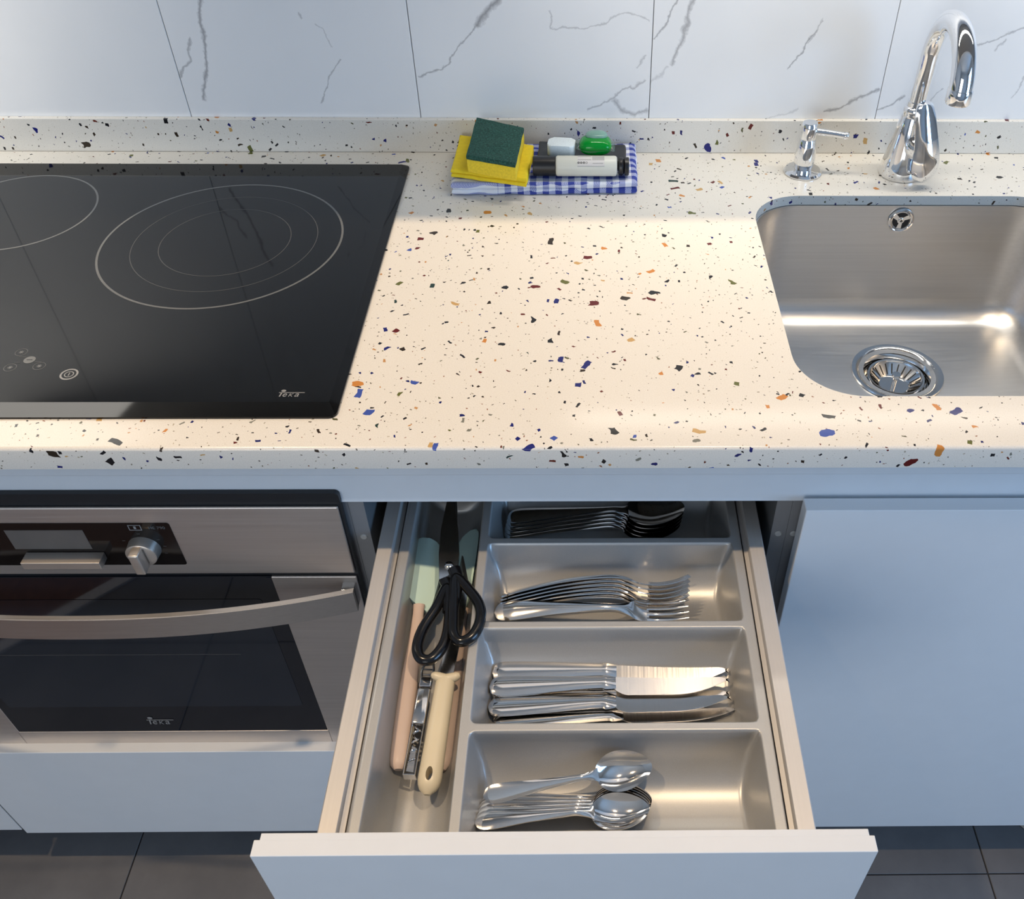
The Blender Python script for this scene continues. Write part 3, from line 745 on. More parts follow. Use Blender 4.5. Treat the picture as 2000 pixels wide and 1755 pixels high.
# ------------------------------------------------------------------ built-in oven
YO = 0.019; OX0, OX1 = -0.8300, -0.2360; OC = -0.533
def oven():
    t = thing('built_in_oven', 'stainless steel built-in oven with curved handle and dark glass door', 'oven')
    box('casing', OX0+0.02, OX1-0.020, 0.046, 0.545, -0.556, -0.1040, 'black_void', t, 0)
    bm = bmesh.new(); add_box(bm, OX0-0.001, OX1+0.0005, 0.0338, 0.0455, -0.556, -0.1015)
    pts = rrect(OX0-0.004, OX1+0.0026, -0.556, -0.0830, 0.005, 5)
    n0 = len(bm.verts); add_prism(bm, pts, 0, 0.0058)
    bm.verts.ensure_lookup_table()
    for v in list(bm.verts)[n0:]: v.co = Vector((v.co.x, 0.0282-v.co.z, v.co.y))
    from_bm('seal_frame', bm, 'rubber_black', t, False)
    box('control_panel', OX0, OX1, YO, 0.0222, -0.2045, -0.1000, 'oven_steel', t, 0.0014, 2)
    g = prism('control_glass', [(x, z) for x, z in rrect(-0.6530, -0.4130, -0.1885, -0.1220, 0.003, 4)], 0, 0.0006, 'control_glass', t,
              M=Matrix.Translation((0, YO+0.0002, 0)) @ Matrix.Rotation(PI/2, 4, 'X'))
    box('display', -0.5850, -0.5045, YO-0.0007, YO-0.0001, -0.1620, -0.1325, 'display_glass', g, 0)
    b = box('push_bar', -0.5760, -0.4940, YO-0.0160, YO-0.0006, -0.1770, -0.1668, 'knob_metal', t, 0.0008)
    # rotary knob: round base with a grip ridge
    kx, kz = -0.4490, -0.1600
    kn = lathe('knob', [(0, -0.0125), (0.0140, -0.0125), (0.0158, -0.0115), (0.0168, 0)], 'knob_metal', t, (kx, YO-0.0006, kz), 40, 'Y')
    box('grip', kx-0.0052, kx+0.0052, YO-0.0260, YO-0.0128, kz-0.0150, kz+0.0150, 'knob_metal', kn, 0.0018, 3)
    box('pointer_line', kx+0.0056, kx+0.0061, YO-0.0136, YO-0.0131, kz-0.010, kz+0.012, 'dark_steel', kn, 0)
    for ang in (150, 90, 35, 5, -25):
        a = math.radians(ang); px, pz = kx+0.0215*math.cos(a), kz+0.0215*math.sin(a)
        box('dial_mark', px-0.0016, px+0.0016, YO-0.0006, YO-0.0004, pz-0.0004, pz+0.0004, 'print_dim', g, 0)
    fr = bmesh.new(); z0, z1, x0, x1, w = -0.1330, -0.1250, -0.4560, -0.4430, 0.0008; yy = YO-0.0007
    for (p, q, r, s) in ((x0, x1, z0, z0+w), (x0, x1, z1-w, z1), (x0, x0+w, z0+w, z1-w), (x1-w, x1, z0+w, z1-w), ((x0+x1)/2-0.0012, (x0+x1)/2+0.0012, z0+0.002, z1-0.002)):
        add_box(fr, p, q, yy, yy+0.0002, r, s)
    from_bm('mode_symbol', fr, 'print_light', g, False)
    text_mesh('HE 790', 0.0058, Matrix.Translation((-0.4360, YO-0.0006, -0.1312)) @ Matrix.Rotation(PI/2, 4, 'X'), 'model_lettering', 'print_grey', g)
    # door: steel surround with the window let in
    bm = bmesh.new(); gx0, gx1, gz0, gz1 = -0.7370, -0.3290, -0.5334, -0.2106
    add_box(bm, OX0, gx0, YO, 0.0222, -0.5700, -0.2106, 0.0009); add_box(bm, gx1, OX1, YO, 0.0222, -0.5700, -0.2106, 0.0009)
    add_box(bm, gx0-0.002, gx1+0.002, YO, 0.0222, -0.5700, gz0, 0.0006)
    d = from_bm('door', bm, 'oven_steel', t, False)
    box('window_glass', gx0, gx1, YO+0.0006, 0.0222, gz0, gz1, 'oven_glass', d, 0.0003)
    prism('inner_window', rrect(gx0+0.012, gx1-0.020, -0.4725, -0.2500, 0.004, 4), 0, 0.0002, 'oven_inner_glass', d, M=Matrix.Translation((0, YO+0.0004, 0)) @ Matrix.Rotation(PI/2, 4, 'X'))
    box('rack_line', gx0+0.03, gx1-0.07, YO+0.00005, YO+0.0002, -0.3572, -0.3562, 'print_dim', d, 0)
    M = Matrix.Translation((-0.5605, YO-0.0001, -0.5135)) @ Matrix.Rotation(PI/2, 4, 'X') @ Matrix.Diagonal((0.0068, 0.0105, 0.01, 1))
    logo(d, M, 'print_light')
    # handle: flat strip bowed towards the room
    zt, zb, n = -0.2185, -0.2535, 40; V, F = [], []
    for i in range(n+1):
        u = -1+2*i/n; x = OC+u*0.2945; y = 0.004-0.036*(1-abs(u)**2.2)
        for dy, z in ((0, zb), (0, zt), (0.0065, zt), (0.0065, zb)): V.append((x, y+dy, z))
    for i in range(n):
        for k in range(4): F.append((i*4+k, i*4+(k+1) % 4, i*4+4+(k+1) % 4, i*4+4+k))
    F += [(0, 1, 2, 3), (n*4+3, n*4+2, n*4+1, n*4)]
    me = bpy.data.meshes.new('handle'); me.from_pydata(V, [], F); bm = bmesh.new(); bm.from_mesh(me)
    es = [e for e in bm.edges if abs(e.verts[0].co.z-e.verts[1].co.z) < 1e-6 and abs(e.verts[0].co.x-e.verts[1].co.x) > 1e-4]
    bmesh.ops.bevel(bm, geom=es, offset=0.0008, segments=2, affect='EDGES')
    h = from_bm('handle', bm, 'handle_steel', d)
    for sx in (-1, 1):
        xa = OC+sx*0.2945; box('handle_mount', min(xa, xa-sx*0.014), max(xa, xa-sx*0.014), 0.0085, YO+0.001, zb+0.002, zt-0.002, 'dark_steel', h, 0.0005)
oven()

# ------------------------------------------------------------------ sink
def sink():
    t = thing('sink_bowl', 'square brushed steel sink bowl mounted under the worktop', 'sink')
    cx, cy = 0.435, (SY0+SY1)/2; ZB = -0.190
    prof = [(-0.0115, 0.0215, 0.078), (-0.0135, 0.0215, 0.078), (-0.0135, -0.0020, 0.064), (-0.0150, -0.0020, 0.062), (-0.030, -0.0028, 0.060), (-0.090, -0.0060, 0.058), (-0.150, -0.0100, 0.056)]
    prof = prof[1:]
    R = 0.034                                                       # round fillet between walls and floor
    for i in range(1, 9):
        a = PI/2*i/8; prof.append((-0.150-R*math.sin(a)-0.0, -0.0100-R*(1-math.cos(a)), 0.056))
    def dense(pts):                                                  # extra points along the four straight sides
        out = []
        for i, p in enumerate(pts):
            out.append(p)
            if i % 11 == 10:
                q = pts[(i+1) % len(pts)]; out += [(p[0]+(q[0]-p[0])*j/13, p[1]+(q[1]-p[1])*j/13) for j in range(1, 13)]
        return out
    bm = bmesh.new(); rings = []
    for z, off, r in prof:
        hw = (SX1-SX0)/2+off; hh = (SY1-SY0)/2+off; rings.append([bm.verts.new((cx+x, cy+y, z)) for x, y in dense(rrect(-hw, hw, -hh, hh, max(r+off*0.3, 0.03), 10))])
    # floor falls gently to the drain, ring of the drain hole closes it
    dx, dy, rd = 0.435, 0.3480, 0.0445; n = len(rings[0])
    for f in (0.35, 0.7, 1.0):
        last = rings[6+7]; ring = []
        for v in last:
            a = math.atan2(v.co.y-dy, v.co.x-dx); tx, ty = dx+rd*math.cos(a), dy+rd*math.sin(a)
            ring.append(bm.verts.new((v.co.x+(tx-v.co.x)*f, v.co.y+(ty-v.co.y)*f, -0.184+(ZB+0.184)*f)))
        rings.append(ring)
    for a, b in zip(rings, rings[1:]):
        for i in range(n): bm.faces.new((a[i], a[(i+1) % n], b[(i+1) % n], b[i]))
    bowl = from_bm('bowl', bm, 'sink_steel', t)
    # waste: stepped rim, basket strainer with slots, lifting knob
    w = lathe('waste_rim', [(0.0615, ZB+0.0012), (0.0605, ZB+0.0030), (0.0560, ZB+0.0030), (0.0510, ZB+0.0005), (0.0470, ZB-0.0035), (0.0440, ZB-0.0070), (0.0420, ZB-0.012), (0.0418, ZB-0.030), (0, ZB-0.030)], 'polished_steel', t, (dx, dy, 0), 56)
    st = lathe('strainer_basket', [(0.0385, ZB-0.0065), (0.0375, ZB-0.0045), (0.0350, ZB-0.0050), (0.0335, ZB-0.0080), (0.0200, ZB-0.0190), (0.0195, ZB-0.0196), (0, ZB-0.0196)], 'polished_steel', t, (dx, dy, 0), 56)
    slot = bmesh.new()
    L0, L1 = Vector((0.0325, 0, ZB-0.0086)), Vector((0.0212, 0, ZB-0.0180)); nr = Vector((-(L0.z-L1.z), 0, L0.x-L1.x)).normalized()
    add_tube(slot, [L0+nr*0.0001, L1+nr*0.0001], 0.00085, 8, flat=0.35, upv=nr)
    me = bpy.data.meshes.new('strainer_slot'); slot.to_mesh(me); slot.free(); me.materials.append(MATS['black_void'])
    for k in range(22):
        o = link('slot', me, None, st); o.matrix_local = Matrix.Translation((dx, dy, 0)) @ Matrix.Rotation(2*PI*k/22+0.05, 4, 'Z')
    lathe('lifting_knob', [(0.0030, ZB-0.0195), (0.0028, ZB-0.006), (0.0060, ZB-0.0045), (0.0064, ZB-0.0028), (0.0058, ZB-0.0015), (0, ZB-0.0013)], 'polished_steel', st, (dx, dy, 0), 28)
    # overflow rose on the back wall
    oy = SY1-0.0035-0.0006; ox, oz = 0.436, -0.0335
    of = lathe('overflow_rose', [(0.0172, 0.0006), (0.0170, -0.0008), (0.0150, -0.0015), (0.0140, -0.0008), (0.0136, -0.0014), (0.0122, -0.0010), (0.0118, 0.0002), (0, 0.0002)], 'polished_steel', t, (ox, oy, oz), 44, 'Y')
    for k in range(3):
        a0 = math.radians(120*k+42); pts = [(0.0115*math.cos(a0+math.radians(i)), 0.0115*math.sin(a0+math.radians(i))) for i in range(0, 92, 8)]
        pts += [(0.0048*math.cos(a0+math.radians(i)), 0.0048*math.sin(a0+math.radians(i))) for i in range(80, 8, -12)]
        prism('opening', pts, 0, 0.0003, 'black_void', of, M=Matrix.Translation((ox, oy+0.0003, oz)) @ Matrix.Rotation(PI/2, 4, 'X'))
    sc_ = lathe('screw', [(0.0034, 0.0), (0.0032, -0.0012), (0, -0.0016)], 'polished_steel', of, (ox, oy, oz), 20, 'Y')
    bm = bmesh.new(); add_box(bm, ox-0.0019, ox+0.0019, oy-0.0018, oy-0.0015, oz-0.0004, oz+0.0004); add_box(bm, ox-0.0004, ox+0.0004, oy-0.0018, oy-0.00152, oz-0.0019, oz+0.0019)
    from_bm('cross_slot', bm, 'black_void', sc_, False)
sink()

# ------------------------------------------------------------------ mixer tap and soap dispenser
def faucet():
    bx, by = 0.4430, 0.5440
    t = thing('mixer_tap', 'chrome mixer tap with arched spout and paddle lever behind the sink', 'tap', (bx, by, 0))
    prof = [(0.0, 0.0003), (0.0285, 0.0003), (0.0292, 0.003), (0.0270, 0.016), (0.0240, 0.032), (0.0208, 0.050), (0.0180, 0.068), (0.0155, 0.080), (0.0145, 0.0835), (0.0150, 0.0850), (0.0150, 0.0915), (0.0140, 0.0930), (0.0122, 0.0940), (0.0122, 0.1000), (0, 0.1000)]
    lathe('body', prof, 'chrome', t, (0, 0, 0), 48)
    # spout: rises, arches over the bowl and drops
    R = 0.0605; cyy, czz = -0.0635, 0.1560
    path = [(0, 0.0, 0.085), (0, -0.001, 0.115), (0, -0.0025, 0.138)]
    for i in range(0, 19):
        a = math.radians(4+i*9.4); path.append((0.0012*i/18, cyy+R*math.cos(a), czz+R*math.sin(a)))
    yE = path[-1][1]; N = (len(path)-1)*3+1
    tube('spout', smooth_path(path, 3), [0.0104+0.0030*min(1, i/(N*0.75)) for i in range(N)], 'chrome', t, n=28)
    lathe('aerator', [(0.0, 0.1665), (0.0136, 0.1665), (0.0143, 0.1650), (0.0143, 0.1510), (0.0136, 0.1492), (0.0108, 0.1492), (0.0105, 0.1515), (0, 0.1515)], 'chrome', t, (0.0012, yE, 0), 36)
    # cartridge boss and paddle lever hanging down the front right of the body
    tube('lever_boss', [(0.002, -0.004, 0.050), (0.009, -0.022, 0.046), (0.013, -0.031, 0.044)], [0.0155, 0.0165, 0.0130], 'chrome', t, n=28)
    V, F = [], []; rows = [(0.1130, 0.0045, 0.000, -0.0375), (0.1120, 0.0075, 0.000, -0.0378), (0.1080, 0.0098, 0.0005, -0.0385), (0.0960, 0.0118, 0.003, -0.0400), (0.080, 0.0128, 0.007, -0.0425), (0.064, 0.0138, 0.011, -0.0450), (0.048, 0.0150, 0.0145, -0.0465), (0.034, 0.0158, 0.0165, -0.0465), (0.022, 0.0145, 0.0175, -0.0450), (0.014, 0.0112, 0.0178, -0.0430), (0.0105, 0.0060, 0.0178, -0.0415)]
    pp = smooth_path([(z, w*1.16, x-0.002) for z, w, x, y in rows], 3); py_ = smooth_path([(y, 0, 0) for z, w, x, y in rows], 3); nu = 12
    for (z, w, x), yv in zip(pp, py_):
        y = yv[0]
        for k in range(nu+1):
            u = -1+2*k/nu; V.append((x+w*u, y-0.0050*(1-u*u)+0.003*u, z))
        for k in range(nu+1):
            u = 1-2*k/nu; V.append((x+w*u*0.97, y+0.0050+0.0035*(1-u*u)+0.003*u, z))
    Rn = 2*(nu+1)
    for i in range(len(pp)-1):
        for k in range(Rn): F.append((i*Rn+k, i*Rn+(k+1) % Rn, (i+1)*Rn+(k+1) % Rn, (i+1)*Rn+k))
    F += [tuple(range(Rn)), tuple((len(pp)-1)*Rn+k for k in range(Rn))]
    pyd('lever', V, F, 'chrome', t)
faucet()
def dispenser():
    t = thing('soap_dispenser', 'small chrome soap dispenser with thin side nozzle beside the tap', 'dispenser', (0.3108, 0.5470, 0))
    lathe('flange', [(0, 0.0003), (0.0255, 0.0003), (0.0258, 0.002), (0.0235, 0.0045), (0.0120, 0.0062), (0, 0.0062)], 'chrome', t, n=44)
    lathe('barrel', [(0, 0.0062), (0.0112, 0.0062), (0.0138, 0.016), (0.0140, 0.024), (0.0128, 0.036), (0.0108, 0.046), (0.0100, 0.048), (0, 0.048)], 'chrome', t, n=40)
    lathe('pump_head', [(0, 0.0480), (0.0098, 0.0480), (0.0104, 0.0520), (0.0102, 0.0680), (0.0092, 0.0700), (0, 0.0704)], 'chrome', t, n=36)
    nz = tube('nozzle', [(0.006, -0.001, 0.0585), (0.028, -0.0055, 0.0575), (0.046, -0.0090, 0.0560)], [0.0044, 0.0040, 0.0038], 'chrome', t, n=20)
    bm = bmesh.new(); bmesh.ops.create_uvsphere(bm, u_segments=20, v_segments=12, radius=0.0047)
    for v in bm.verts: v.co += Vector((0.047, -0.0093, 0.0558))
    from_bm('nozzle_tip', bm, 'chrome', nz)
dispenser()

# ------------------------------------------------------------------ cleaning kit on the worktop
def rot2(pts, c, a): ca, sa = math.cos(a), math.sin(a); return [(c[0]+x*ca-y*sa, c[1]+x*sa+y*ca) for x, y in pts]
def soft_slab(name, corners, z0, z1, mat, parent=None, r=0.004, wob=0.0012, seed=0, nx=26, ny=16, sag=None, layers=1):
    """quadrilateral cushion: rounded rim, gentle waves on the top; corners counter-clockwise from front-left"""
    A, B, C, D = [Vector((p[0], p[1], 0)) for p in corners]; V, F = [], []
    h = z1-z0
    prof = []
    for L in range(layers):
        a0, a1 = h*L/layers, h*(L+1)/layers
        for i in range(7):
            a = -PI/2+PI*i/6; prof.append((1-math.cos(a), (a0+a1)/2+(a1-a0)/2*math.sin(a)))
    def edge_pts(inset):
        a, b, c, d = A, B, C, D; cen = (a+b+c+d)/4; out = []
        q = [p+(cen-p).normalized()*inset*1.414 for p in (a, b, c, d)]
        for (p, s, n) in ((q[0], q[1], nx), (q[1], q[2], ny), (q[2], q[3], nx), (q[3], q[0], ny)):
            for i in range(n): out.append(p.lerp(s, i/n))
        return out
    n = 2*(nx+ny); rings = []
    for ins, z in prof:
        base = len(V)
        for p in edge_pts(ins*r):
            w = noise.noise(Vector((p.x*38+seed, p.y*38, z*60)))*wob; w2 = noise.noise(Vector((p.x*55+seed, p.y*55+3, z*90+9)))*wob
            V.append((p.x+w, p.y+w2, z0+max(0.0, z)+(w*0.5 if 0 < z < h else 0) + (sag(p.x, p.y) if sag and z > 0.3*h else 0)))
        rings.append(base)
    for a, b in zip(rings, rings[1:]):
        for i in range(n): F.append((a+i, a+(i+1) % n, b+(i+1) % n, b+i))
    # top cap grid
    q = [Vector(V[rings[-1]+k]) for k in (0, nx, nx+ny, 2*nx+ny)]; g = {}
    for j in range(ny+1):
        for i in range(nx+1):
            if j == 0: idx = rings[-1]+i
            elif i == nx: idx = rings[-1]+nx+j
            elif j == ny: idx = rings[-1]+nx+ny+(nx-i)
            elif i == 0: idx = rings[-1]+2*nx+ny+(ny-j)
            else:
                p = q[0].lerp(q[1], i/nx).lerp(q[3].lerp(q[2], i/nx), j/ny)
                e = min(i, nx-i, j, ny-j); zz = z1+noise.noise(Vector((p.x*45+seed, p.y*45, 2)))*wob*0.9*min(1, e/3)+(sag(p.x, p.y) if sag else 0)
                V.append((p.x, p.y, zz)); idx = len(V)-1
            g[i, j] = idx % len(V) if idx != rings[-1]+n else rings[-1]
    for j in range(ny):
        for i in range(nx): F.append((g[i, j], g[i+1, j], g[i+1, j+1], g[i, j+1]))
    F.append(tuple(rings[0]+i for i in range(n))[::-1])
    return pyd(name, V, F, mat, parent)
def towel():
    o = soft_slab('tea_towel', [(-0.1585, 0.4790), (0.0835, 0.4835), (0.0865, 0.5985), (-0.1560, 0.5960)], 0.0006, 0.0172, 'gingham_cloth', r=0.0045, wob=0.0022, seed=4, nx=70, ny=30, layers=2)
    tag(o, 'folded blue and white checked tea towel lying against the upstand', 'towel')
towel()
ycl = soft_slab('cleaning_cloth', [(-0.1580, 0.4925), (-0.0590, 0.4660), (-0.0530, 0.5640), (-0.1560, 0.5955)], 0.0185, 0.0305, 'cloth_yellow', r=0.0030, wob=0.0014, seed=11, nx=36, ny=30, layers=2)
tag(ycl, 'folded bright yellow cleaning cloth under the scouring sponge', 'cloth')
def sponge():
    c = [(-0.1345, 0.4815), (-0.0715, 0.4580), (-0.0660, 0.5615), (-0.1315, 0.5925)]
    t = thing('scouring_sponge', 'yellow sponge with dark green scouring pad lying on the yellow cloth', 'sponge', (-0.1, 0.52, 0.0315))
    sh = [(x+0.1, y-0.52) for x, y in c]
    soft_slab('foam', sh, 0.0, 0.0175, 'sponge_yellow', t, r=0.0008, wob=0.0006, seed=21, nx=24, ny=28)
    soft_slab('scouring_pad', sh, 0.0176, 0.0238, 'scour_green', t, r=0.0008, wob=0.0012, seed=23, nx=24, ny=28)
sponge()
pk = soft_slab('bin_liner_pack', [(-0.0475, 0.5165), (0.0700, 0.5135), (0.0690, 0.5620), (-0.0480, 0.5735)], 0.0192, 0.0315, 'black_film', r=0.003, wob=0.0016, seed=33, nx=40, ny=18, layers=2)
tag(pk, 'flat folded pack of black plastic bin liners on the tea towel', 'bin liners')
def small_bottle(name, label, x0, x1, y, z, r, body, cap_len, side, lab):
    t = thing(name, label, 'bottle', ((x0+x1)/2, y, z-r)); cx = (x0+x1)/2; h = 0
    def L(n, p, m): return lathe(n, p, m, t, (0, 0, r), 36, 'X')
    a, b = x0-cx, x1-cx
    if side < 0:
        L('body', [(0, b), (r*0.82, b), (r*0.96, b-0.0012), (r, b-0.0035), (r, a+cap_len+0.0030), (r*0.93, a+cap_len+0.0010), (r*0.8, a+cap_len), (0, a+cap_len)], body)
        L('cap', [(0, a), (r*0.90, a), (r*0.97, a+0.0008), (r*0.97, a+cap_len-0.0004), (0, a+cap_len-0.0004)], 'black_plastic')
    else:
        L('body', [(0, a), (r*0.82, a), (r*0.96, a+0.0012), (r, a+0.0035), (r, b-cap_len-0.003), (r*0.8, b-cap_len), (0, b-cap_len)], body)
        L('cap', [(0, b), (r*0.95, b), (r, b-0.001), (r, b-cap_len+0.0006), (0, b-cap_len+0.0006)], 'black_plastic')
    if lab:
        # printed panel wrapped round the upper front of the body
        def patch(nm, u0, u1, a0, a1, m, lift, par):
            V, F = [], []; n = 8
            for i in range(n+1):
                an = math.radians(a0+(a1-a0)*i/n); rr = r+lift
                V += [(u0-cx, -rr*math.cos(an), r+rr*math.sin(an)), (u1-cx, -rr*math.cos(an), r+rr*math.sin(an))]
            for i in range(n): F.append((2*i, 2*i+1, 2*i+3, 2*i+2))
            return pyd(nm, V, F, m, par, fix=False)
        lb = patch('label', 0.0055, 0.0400, 24, 96, 'label_white', 0.00015, t)
        patch('print_block', 0.0245, 0.0400, 60, 92, 'label_grey', 0.0003, lb); patch('print_line', 0.0060, 0.0230, 86, 92, 'label_grey', 0.0003, lb)
        patch('print_line', 0.0060, 0.0230, 60, 66, 'label_grey', 0.0003, lb); patch('print_line', 0.0250, 0.0385, 38, 43, 'label_grey', 0.0003, lb)
        patch('print_line', 0.0055, 0.0400, 24, 27, 'label_grey', 0.0003, lb)
        for k in range(4):
            u = 0.0070+0.0034*k; an = math.radians(44); rr = r+0.0003
            M = Matrix.Translation((u-cx, -rr*math.cos(an), r+rr*math.sin(an))) @ Matrix.Rotation(PI/2-an, 4, 'X')
            bm = bmesh.new(); ring_pts(bm, 0, 0, 0, 0.0014, 0.0008 if k != 3 else 0.0003, 16)
            for v in bm.verts: v.co = M @ v.co
            from_bm('print_symbol', bm, 'label_dark', lb, False)
small_bottle('toiletry_bottle', 'small white bottle with black cap and grey printed label lying down', -0.0520, 0.0565, 0.4985, 0.0322, 0.0128, 'bottle_white', 0.0290, -1, True)
small_bottle('dark_bottle', 'small black bottle end lying beside the white labelled bottle', 0.0585, 0.0720, 0.5005, 0.0308, 0.0115, 'black_plastic', 0.006, 1, False)
def tablet():
    bm = bmesh.new(); add_prism(bm, rrect(-0.0178, 0.0178, -0.0130, 0.0130, 0.006, 5), 0, 0.0155, 0.0022, 3)
    for v in bm.verts: v.co = Matrix.Rotation(math.radians(-6), 4, 'Z') @ v.co
    o = from_bm('dishwasher_tablet', bm, 'tablet_white'); o.location = (-0.0155, 0.5330, 0.0332)
    tag(o, 'white pressed dishwasher tablet on the black bin liner pack', 'tablet')
tablet()
def pod():
    t = thing('detergent_pod', 'translucent green liquid detergent pod beside the white tablet', 'detergent pod', (0.0290, 0.5335, 0.0334)); t.scale = (1.22, 1.15, 1.25)
    def blob(name, sx, sy, h, ex, mat, z0, dome=False, n=30, m=12):
        V, F = [], []
        for j in range(m+1):
            ph = PI*j/m; rr = math.sin(ph)**0.7; z = -math.cos(ph)
            for i in range(n):
                a = 2*PI*i/n; ca, sa = math.cos(a), math.sin(a); k = (abs(ca)**ex+abs(sa)**ex)**(-1/ex)
                V.append((sx*rr*k*ca, sy*rr*k*sa, z0+h/2*(1+z)))
        for j in range(m):
            for i in range(n): F.append((j*n+i, j*n+(i+1) % n, (j+1)*n+(i+1) % n, (j+1)*n+i))
        return pyd(name, V, F, mat, t)
    blob('gel', 0.0175, 0.0140, 0.0180, 4, 'pod_gel', 0.0)
    d = blob('dome', 0.0118, 0.0090, 0.0080, 2.4, 'pod_dome', 0.0135)
    d.location = (0.0010, 0.0045, 0)
    V, F = [], []; n = 40                                            # crimped film edge round the waist
    for i in range(n):
        a = 2*PI*i/n; ca, sa = math.cos(a), math.sin(a); k = (abs(ca)**6+abs(sa)**6)**(-1/6); w = 0.0016*math.sin(5*a+1)
        for s, hh in ((0.96, 0.0), (1.16, w)):
            V.append((0.0180*s*k*ca, 0.0145*s*k*sa, 0.0085+hh))
    for i in range(n): F.append((2*i, 2*i+1, 2*((i+1) % n)+1, 2*((i+1) % n)))
    f = pyd('film_edge', V, F, 'pod_film', t); md = f.modifiers.new('thickness', 'SOLIDIFY'); md.thickness = 0.0003
pod()

# ------------------------------------------------------------------ cutlery
def mk_spoon(name, L, bw, bl, hw, group):
    """handle end at x = 0, bowl tip at x = L; bowl opens upwards"""
    t = thing(name, '', None); s = L
    H = [(0, .12*hw, .0014, .0018, 0, 0, 0), (.0012, .46*hw, .0020, .0020, 0, 0, 0), (.0042, .80*hw, .0023, .0025, 0, .0002, 0), (.009, .97*hw, .0024, .0032, 0, .0003, 0), (.018, hw, .0025, .0042, 0, .0006, 0), (.30*s, .66*hw, .0026, .0062, 0, .0007, 0), (.52*s, .40*hw, .0030, .0072, 0, .0008, 0), (s-bl-.012, .36*hw, .0034, .0075, 0, .0006, 0), (s-bl-.002, .50*hw, .0030, .0055, .0002, .0002, 0), (s-bl+.003, .75*hw, .0022, .0045, .0005, 0, 0)]
    V, F = loft_strip(H, 0, s-bl+.003, 80, 8); pyd('handle', V, F, 'polished_steel', t)
    # bowl: egg-shaped dish
    V, F = [], []; n, m = 36, 10; cx = s-bl*0.5
    def outline(a):
        ca, sa = math.cos(a), math.sin(a); w = bw*(1-0.16*ca) if True else bw
        return cx+bl*0.5*ca, w*sa*(1-0.06*ca*ca)
    dep = bw*0.52
    for side in (0, 1):
        for j in range(m+1):
            q = j/m
            for i in range(n):
                x, y = outline(2*PI*i/n); xx, yy = cx+(x-cx)*q, y*q; z = .0052-dep*(1-q*q)**1.0+0.0016*((xx-cx)/(bl*.5))*0.6
                V.append((xx, yy, z-(0.0013 if side else 0)))
    for side in (0, 1):
        o = side*(m+1)*n
        for j in range(m):
            for i in range(n):
                f = (o+j*n+i, o+j*n+(i+1) % n, o+(j+1)*n+(i+1) % n, o+(j+1)*n+i); F.append(f if not side else f[::-1])
    o = (m+1)*n
    for i in range(n): F.append((m*n+i, m*n+(i+1) % n, o+m*n+(i+1) % n, o+m*n+i))
    b = pyd('bowl', V, F, 'polished_steel', t)
    bm = bmesh.new(); bm.from_mesh(b.data); bmesh.ops.remove_doubles(bm, verts=bm.verts, dist=1e-6); bmesh.ops.recalc_face_normals(bm, faces=bm.faces); bm.to_mesh(b.data); bm.free()
    for p in b.data.polygons: p.use_smooth = True
    t['group'] = group; t['category'] = 'spoon'; return t
def mk_fork(L=0.196, hw=0.0104):
    t = thing('table_fork', '', 'fork', group='table forks in the tray')
    H = [(0, .12*hw, .0014, -.0012, 0, 0, 0), (.0012, .46*hw, .0020, -.0010, 0, 0, 0), (.0045, .80*hw, .0023, 0, 0, .0002, 0), (.010, .97*hw, .0024, .0014, 0, .0003, 0), (.022, hw, .0025, .0040, 0, .0006, 0), (.065, .64*hw, .0027, .0105, 0, .0008, 0), (.105, .42*hw, .0031, .0120, 0, .0009, 0), (.124, .40*hw, .0034, .0105, 0, .0006, 0), (.134, .60*hw, .0030, .0075, 0, .0003, 0), (.142, .98*hw, .0024, .0045, .0006, 0, 0), (.150, 1.14*hw, .0022, .0025, .0012, 0, 0), (.156, 1.17*hw, .0021, .0018, .0012, 0, 0)]
    V, F = loft_strip(H, 0, .156, 90, 10); pyd('handle', V, F, 'polished_steel', t)
    for k in range(4):
        y = (-1.5+k)*0.0062
        T = [(.154, .0019, .0020, .0015+.0003*(k in (0, 3)), 0, 0, y), (.165, .0017, .0020, .0008, 0, 0, y*1.01), (.180, .0014, .0019, .0022, 0, 0, y*1.02), (.192, .0011, .0016, .0058, 0, 0, y*1.02), (L, .0006, .0012, .0074, 0, 0, y*1.02)]
        V, F = loft_strip(T, .154, L, 14, 4); pyd('tine', V, F, 'polished_steel', t)
    return t
